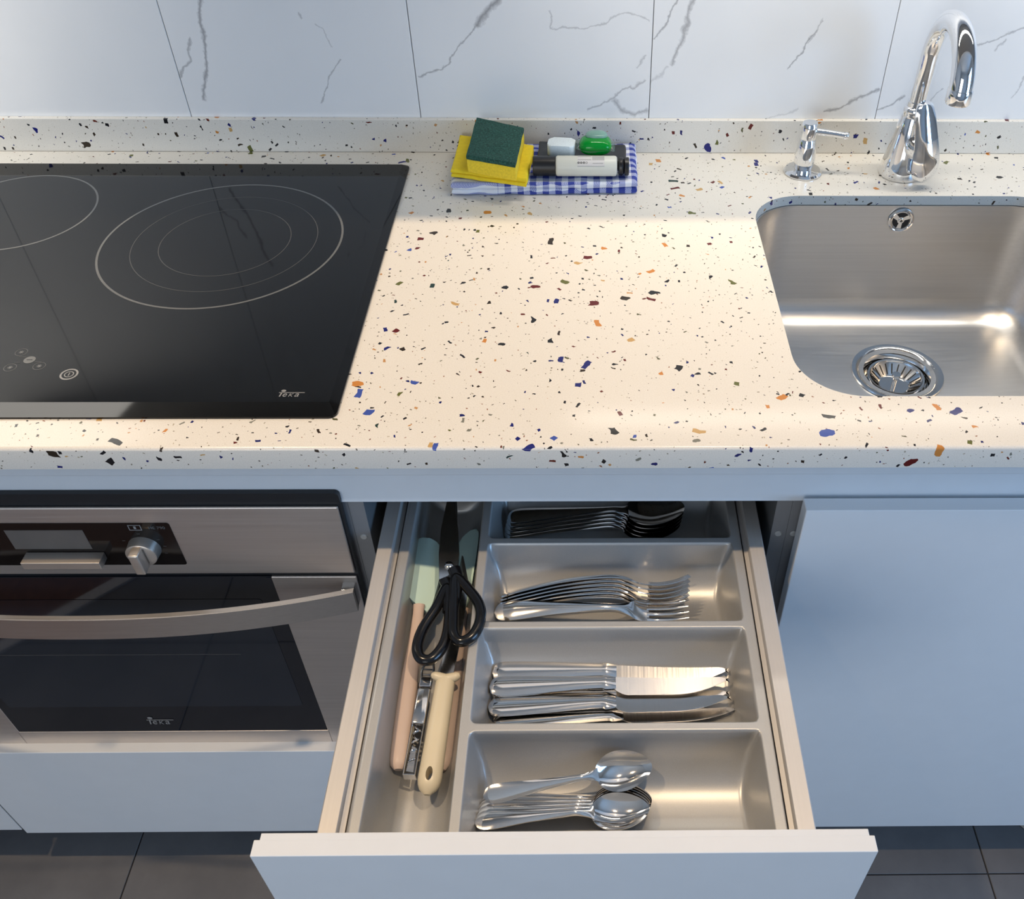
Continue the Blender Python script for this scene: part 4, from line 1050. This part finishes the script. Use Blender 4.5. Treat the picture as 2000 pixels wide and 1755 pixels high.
def mk_knife(L=0.222, hw=0.0096):
    t = thing('table_knife', '', 'knife', group='table knives in the tray')
    # lying on its flat side: handle swells to the butt, slim neck, curved blade
    H = [(0, .16*hw, .0024, .0034, 0, 0, -.0012), (.0012, .55*hw, .0042, .0034, 0, 0, -.0012), (.0045, .86*hw, .0056, .0034, 0, .0002, -.0010), (.016, hw, .0064, .0034, 0, .0003, -.0008), (.05, .86*hw, .0064, .0034, 0, .0003, .0004), (.085, .66*hw, .0064, .0034, 0, .0003, .0016), (.1040, .60*hw, .0062, .0034, 0, .0003, .0020), (.1065, .72*hw, .0064, .0034, 0, .0003, .0020), (.1120, .66*hw, .0050, .0034, 0, .0001, .0018), (.1165, .58*hw, .0030, .0034, 0, 0, .0018)]
    V, F = loft_strip(H, 0, .1165, 80, 8); pyd('handle', V, F, 'polished_steel', t)
    V, F = [], []; n = 34
    for i in range(n+1):
        s = i/n; x = .115+(L-.115)*s
        top = .0076-.0006*s-(0.0 if s < .9 else 0.010*(s-.9)/.1*(s-.9)/.1*0.35)+.0012*math.sin(s*PI)*-1
        bot = -.0040-(.0062*min(1, s/.10)**0.6)+(.0150*max(0, (s-.50)/.50)**2.0)
        if s > .985: top -= .0022; bot += .0012
        V += [(x, top, .0040), (x, bot, .0036), (x, bot, .0032), (x, top, .0024)]
    for i in range(n):
        for k in range(4): F.append((i*4+k, i*4+(k+1) % 4, i*4+4+(k+1) % 4, i*4+4+k))
    F += [(3, 2, 1, 0), (n*4, n*4+1, n*4+2, n*4+3)]
    b = pyd('blade', V, F, 'blade_steel', t)
    bm = bmesh.new()                                                # fine teeth on the cutting edge
    for i in range(26):
        s = .40+.36*i/26; x = .115+(L-.115)*s; bot = -.0102+(.0150*max(0, (s-.50)/.50)**2.0)
        add_box(bm, x, x+.0007, bot-.0002, bot+.0014, .00365, .00415)
    sr = from_bm('serration', bm, 'polished_steel', b, False); sr['kind'] = 'stuff'
    return t
def place(t, loc, yaw=0, roll=0, pitch=0):
    t.rotation_mode = 'QUATERNION'
    t.rotation_quaternion = (Matrix.Rotation(math.radians(yaw), 3, 'Z') @ Matrix.Rotation(math.radians(pitch), 3, 'Y') @ Matrix.Rotation(math.radians(roll), 3, 'X')).to_quaternion()
    t.location = loc
def series(proto, rows, names):
    for i, (loc, yaw, roll, pitch) in enumerate(rows):
        o = proto if i == 0 else copy_tree(proto); place(o, loc, yaw, roll, pitch); o['label'] = names[i]
ZF = TZ-0.052                                  # lowest line of the wells
fk = mk_fork(); fk.scale = (1.02, 1.0, 1.0)
rows = [((-0.0790, -0.0455, -0.1885), 0.2, 14, 0.6)]
names = ['loose table fork lying face up in front of the leaning fork stack']
ordn = ['first', 'second', 'third', 'fourth', 'fifth', 'sixth']
for i in range(6):
    rows.append(((-0.0778+0.0006*i, -0.0400+0.0027*i, -0.1955+0.0019*i), 1.6+0.35*i, -40-1.0*i, -0.8-0.15*i))
    names.append(ordn[i]+' fork of the leaning stack counted from the loose fork')
series(fk, rows, names)
sp = mk_spoon('table_spoon', 0.200, 0.0225, 0.067, 0.0098, 'table spoons in the tray')
rows, names = [], []
for i in range(5):
    rows.append(((-0.0772+0.0012*i, 0.0700+0.0030*i, -0.1990+0.0033*i), 2.8, 3, -0.6))
    names.append(ordn[i]+' large table spoon of the nested stack counted from the fork compartment')
series(sp, rows, names)
kn = mk_knife(); kn.scale = (1.045, 1.08, 1.0)
rows = [((-0.0765, -0.1120, -0.1990), -1.1, 10, 0), ((-0.0776, -0.1318, -0.1938), 0.3, 3, 0), ((-0.0770, -0.1400, -0.2052), 0.5, 0, 0), ((-0.0776, -0.1525, -0.1968), 1.0, -9, 0), ((-0.0712, -0.1655, -0.2022), 1.9, -22, 0)]
names = ['table knife lying nearest the fork compartment', 'bright table knife lying second from the fork compartment', 'table knife lying lowest, mostly under the second knife',
         'table knife with dull brushed blade beside the lowest knife', 'tilted table knife lying nearest the teaspoon compartment']
series(kn, rows, names)
ts = mk_spoon('teaspoon', 0.150, 0.0172, 0.051, 0.0080, 'teaspoons in the tray')
rows = [((-0.0800+0.0008*i, -0.2680+0.0066*i, -0.1893-0.0030*i), 4.0-1.3*i, -4, 0.6) for i in range(5)]+[((-0.0745, -0.2440, -0.1880), 9.5, 22, -2.2)]
names = ['teaspoon lying on top of the nested teaspoon stack', 'second teaspoon down in the nested stack', 'third teaspoon down in the nested stack', 'fourth teaspoon down in the nested stack', 'lowest teaspoon under the nested stack', 'single teaspoon turned aside from the stack towards the knives']
series(ts, rows, names)


# ------------------------------------------------------------------ tools in the long left compartment
def xy(pts, c): return [(p[0]-c[0], p[1]-c[1]) for p in pts]
def spatula(name, label, blade, zb, pitch_dz, hpath, hr, group):
    c = blade[0]; t = thing(name, label, 'spatula', (c[0], c[1], zb), group)
    pts = [(p.x, p.y) for p in smooth_path([(x, y, 0) for x, y in xy(blade, c)], 5, True)]
    ar = sum(pts[i-1][0]*pts[i][1]-pts[i][0]*pts[i-1][1] for i in range(len(pts)))
    if ar < 0: pts = pts[::-1]
    bm = bmesh.new(); add_prism(bm, pts, -0.003, 0.003, 0.0016, 3)
    for v in bm.verts: v.co.z += pitch_dz[0]*v.co.x+pitch_dz[1]*v.co.y
    from_bm('blade', bm, 'mint_silicone', t)
    hp_ = [(x-c[0], y-c[1], z-zb) for x, y, z in hpath]
    sp = smooth_path(hp_, 6); n = len(sp)
    rr = [hr*(0.62+0.45*min(1, i/(n*0.5))) for i in range(n)]
    rr[0] *= 1.25; rr[1] *= 1.1; rr[-1] *= 0.45; rr[-2] *= 0.88
    tube('handle', sp, rr, 'pink_beige', t, n=18, flat=0.62)
spatula('silicone_spatula', 'mint green silicone spatula with beige handle against the drawer rail side', [(-0.1705, 0.0282), (-0.1690, 0.0420), (-0.1606, 0.0479), (-0.1490, 0.0442), (-0.1412, 0.0346), (-0.1399, 0.0033), (-0.1408, -0.0173), (-0.1453, -0.0460), (-0.1533, -0.0440), (-0.1645, -0.0358), (-0.1705, -0.0239)], -0.1790, (-0.25, 0.03),
        [(-0.1560, -0.0420, -0.1815), (-0.1550, -0.0826, -0.1850), (-0.1551, -0.1297, -0.1880), (-0.1545, -0.1786, -0.1900), (-0.1531, -0.2170, -0.1915)], 0.0082, 'mint spatulas')
spatula('silicone_spatula', 'mint green silicone spatula lying lowest, partly under the scissors', [(-0.1260, 0.0500), (-0.1150, 0.0640), (-0.1065, 0.0660), (-0.1030, 0.0535), (-0.1035, 0.0170), (-0.1060, -0.0280), (-0.1116, -0.0400), (-0.1180, -0.0310), (-0.1245, 0.0243)], -0.1945, (0.35, 0.0),
        [(-0.1130, -0.0360, -0.1955), (-0.1136, -0.1028, -0.1965), (-0.1140, -0.1595, -0.1970), (-0.1155, -0.2140, -0.1985)], 0.0078, 'mint spatulas')
def scissors():
    c = Vector((-0.1262, -0.0098, -0.1590))
    t = thing('kitchen_scissors', 'steel kitchen scissors with two black plastic finger loops', 'scissors', c)
    def rel(pts, dz=0.0): return [(x-c.x, y-c.y, dz) for x, y in pts]
    l1 = rel([(-0.1251, -0.0380), (-0.1332, -0.0640), (-0.1432, -0.0892), (-0.1459, -0.1093), (-0.1408, -0.1224), (-0.1312, -0.1236), (-0.1225, -0.1112), (-0.1190, -0.0930), (-0.1198, -0.0660)], 0.0015)
    l2 = [(x-c.x, y-c.y, 0.0065+0.10*(x+0.115)) for x, y in [(-0.1165, -0.0290), (-0.1010, -0.0470), (-0.0897, -0.0660), (-0.0872, -0.0845), (-0.0926, -0.1015), (-0.1036, -0.1080), (-0.1115, -0.0985), (-0.1142, -0.0780), (-0.1160, -0.0520)]]
    for pts in (l1, l2):
        pa = smooth_path(pts, 6, True); bm = bmesh.new(); add_tube(bm, pa, 0.0054, 14, closed=True, flat=1.0)
        from_bm('finger_loop', bm, 'scissor_black', t)
    def shank(pts, rad, dz): 
        bm = bmesh.new(); add_tube(bm, smooth_path(rel(pts, dz), 5), rad, 14, flat=0.75); return from_bm('grip_root', bm, 'scissor_black', t)
    r1 = smooth_path([(0, 0, 0)]*4, 5); n = len(r1)
    shank([(-0.1280, -0.0290), (-0.1238, -0.0400), (-0.1228, -0.0540), (-0.1215, -0.0690)], [0.0062]*6+[0.0056]*6+[0.0050]*4, 0.0015)
    shank([(-0.1195, -0.0180), (-0.1150, -0.0320), (-0.1150, -0.0520), (-0.1145, -0.0700)], [0.0070]*6+[0.0062]*6+[0.0050]*4, 0.0060)
    b1 = rel([(-0.1345, -0.0290), (-0.1180, -0.0190), (-0.1170, 0.0060), (-0.1215, 0.0400), (-0.1345, 0.1020), (-0.1375, 0.1020), (-0.1400, 0.0400), (-0.1385, 0.0060)])
    b2 = rel([(-0.1330, -0.0160), (-0.1160, -0.0230), (-0.1175, 0.0080), (-0.1230, 0.0450), (-0.1290, 0.1010), (-0.1315, 0.1010), (-0.1335, 0.0400), (-0.1370, 0.0050)])
    for pts, z0 in ((b1, 0.0002), (b2, -0.0022)):
        p2 = [(p[0], p[1]) for p in pts]; ar = sum(p2[i-1][0]*p2[i][1]-p2[i][0]*p2[i-1][1] for i in range(len(p2)))
        bm = bmesh.new(); add_prism(bm, p2 if ar > 0 else p2[::-1], z0, z0+0.0020, 0.0005, 1)
        from_bm('blade', bm, 'blade_steel', t)
    s = lathe('pivot_screw', [(0.0046, 0.0020), (0.0044, 0.0036), (0.0030, 0.0044), (0, 0.0044)], 'polished_steel', t, (0.0, 0.0, 0), 24)
    bm = bmesh.new(); add_box(bm, -0.0034, 0.0034, -0.0005, 0.0005, 0.0043, 0.0047); from_bm('screw_slot', bm, 'dark_steel', s, False)
scissors()
def corkscrew():
    a = Vector((-0.1410, -0.2270, -0.1860)); b = Vector((-0.1357, -0.1120, -0.1790)); L = (b-a).length
    t = thing('corkscrew', 'folded metal waiter corkscrew lying between spatula and cream knife', 'corkscrew', a)
    t.rotation_mode = 'QUATERNION'; t.rotation_quaternion = (b-a).to_track_quat('X', 'Z')
    w = 0.0052; 
    bm = bmesh.new()
    for s in (-1, 1): add_box(bm, 0.0, 0.074, s*w-0.0005, s*w+0.0005, -0.005, 0.0050, 0.0003, 1)
    add_box(bm, 0.0, 0.0012, -w, w, -0.005, 0.0050, 0.0003, 1)
    from_bm('side_plates', bm, 'polished_steel', t)
    box('cover', 0.048, 0.084, -w-0.0008, w+0.0008, 0.0008, 0.0068, 'polished_steel', t, 0.0016, 3)
    box('hinge_plate', 0.086, 0.096, -w-0.0004, w+0.0004, -0.001, 0.0058, 'polished_steel', t, 0.0010, 2)
    bm = bmesh.new(); add_tube(bm, [(0.0845, -w, 0.0020), (0.0845, w, 0.0020)], 0.0014, 12); from_bm('hinge_pin', bm, 'dark_steel', t)
    bm = bmesh.new(); pts = [(0.012+0.036*i/70, 0.0030*math.cos(i*0.36), 0.0012+0.0030*math.sin(i*0.36)) for i in range(71)]
    add_tube(bm, pts, 0.0012, 8); from_bm('worm', bm, 'polished_steel', t)
    bm = bmesh.new(); add_prism(bm, [(0.003, -0.0035), (0.026, -0.0020), (0.028, 0.0022), (0.004, 0.0036)], 0.0026, 0.0038, 0.0003, 1); from_bm('foil_blade', bm, 'blade_steel', t)
    bm = bmesh.new()
    for s in (-1, 1): add_tube(bm, smooth_path([(0.094, s*0.0046, 0.003), (0.104, s*0.0056, 0.004), (0.112, s*0.0040, 0.002), (0.119, s*0.0046, 0.004)], 4), 0.0012, 8)
    for k in range(4): add_tube(bm, [(0.100+0.0055*k, -0.0048, 0.0025), (0.100+0.0055*k, 0.0048, 0.0025)], 0.0009, 8)
    from_bm('lever', bm, 'dark_steel', t)
corkscrew()
def cream_knife():
    g = Vector((-0.1180, -0.1330, -0.1760)); e = Vector((-0.1232, -0.2440, -0.1850)); L = (e-g).length
    t = thing('kitchen_knife', 'kitchen knife with cream plastic handle, finger guard and hanging hole', 'knife', g)
    t.rotation_mode = 'QUATERNION'; t.rotation_quaternion = (e-g).to_track_quat('X', 'Z')
    n = 26; path = [(L*i/n, 0, 0.0004*math.sin(PI*i/n)) for i in range(n+1)]
    rad = []
    for i in range(n+1):
        s = i/n; r = 0.0092+0.0018*s
        if s > 0.86: r *= math.sqrt(max(0.02, 1-((s-0.86)/0.145)**2))
        rad.append(r)
    h = tube('handle', path, rad, 'cream_plastic', t, n=24, flat=0.72)
    # hanging hole cut right through the end of the handle
    q = L-0.0165; cut = bmesh.new(); add_prism(cut, [(q+0.0062*math.cos(2*PI*i/20), 0.0030*math.sin(2*PI*i/20)) for i in range(20)], -0.02, 0.02)
    co = from_bm('cutter', cut, 'cream_plastic'); md = h.modifiers.new('hole', 'BOOLEAN'); md.object = co; md.operation = 'DIFFERENCE'; md.solver = 'EXACT'
    h.parent = None; bpy.context.view_layer.update()
    me = bpy.data.meshes.new_from_object(h.evaluated_get(bpy.context.evaluated_depsgraph_get()))
    h.modifiers.clear(); h.data = me; h.parent = t; bpy.data.objects.remove(co, do_unlink=True)
    for p in me.polygons: p.use_smooth = True
    me.set_sharp_from_angle(angle=math.radians(40))
    gp = [(0.001-0.004*abs(u)**1.5, 0.0135*u, 0.0022*abs(u)+0.001) for u in [-1+2*i/16 for i in range(17)]]
    tube('finger_guard', gp, [0.0022+0.0030*math.sqrt(max(0, 1-(-1+2*i/16)**2)) for i in range(17)], 'cream_plastic', t, n=16)
    bl = [(-0.001, -0.0068), (-0.001, 0.0064), (-0.060, 0.0080), (-0.115, 0.0060), (-0.150, -0.0045), (-0.152, -0.0066), (-0.070, -0.0072)]
    ar = sum(bl[i-1][0]*bl[i][1]-bl[i][0]*bl[i-1][1] for i in range(len(bl)))
    bm = bmesh.new(); add_prism(bm, bl if ar > 0 else bl[::-1], -0.0009, 0.0007, 0.0003, 1)
    for v in bm.verts: v.co.z += v.co.x*0.08
    from_bm('blade', bm, 'blade_steel', t)
cream_knife()

# ------------------------------------------------------------------ wall units above the frame (they shade the back of the worktop)
def wall_units():
    t = thing('wall_cabinet', 'white glossy wall cabinet hanging above the worktop and the sink', 'cabinet', (0.66, 0.49, 0.50))
    box('body', -0.92, 0.95, -0.215, 0.118, 0.002, 0.72, 'carcass_edge', t, 0)
    for k in range(3): box('door', -0.92+0.6235*k+0.0015, -0.92+0.6235*(k+1)-0.0015, -0.235, -0.2165, 0.0, 0.72, 'white_lacquer', t, 0.001)
    h = thing('cooker_hood', 'steel cooker hood hanging above the ceramic hob', 'hood', (-0.93, 0.49, 0.50))
    box('canopy', -0.35, 0.665, -0.235, 0.118, 0.002, 0.060, 'hood_steel', h, 0.002)
    box('duct_cover', -0.15, 0.15, -0.06, 0.118, 0.061, 0.72, 'hood_steel', h, 0.002)
wall_units()
def downlight(x, y, label):
    t = thing('ceiling_downlight', label, 'lamp', (x, y, 1.6195), 'ceiling downlights')
    lathe('trim_ring', [(0.030, 0.0), (0.045, 0.0), (0.046, -0.003), (0.044, -0.006), (0.032, -0.004), (0.030, 0.0)], 'hood_steel', t, (0, 0, 0), 36)
    lathe('lens', [(0, -0.0018), (0.0295, -0.0018), (0.0295, -0.0006), (0, -0.0006)], 'lamp_lens', t, (0, 0, 0), 32)
downlight(-0.80, -0.09, 'round ceiling downlight above the hob'); downlight(0.33, -0.09, 'round ceiling downlight above the drawer cabinet and sink')
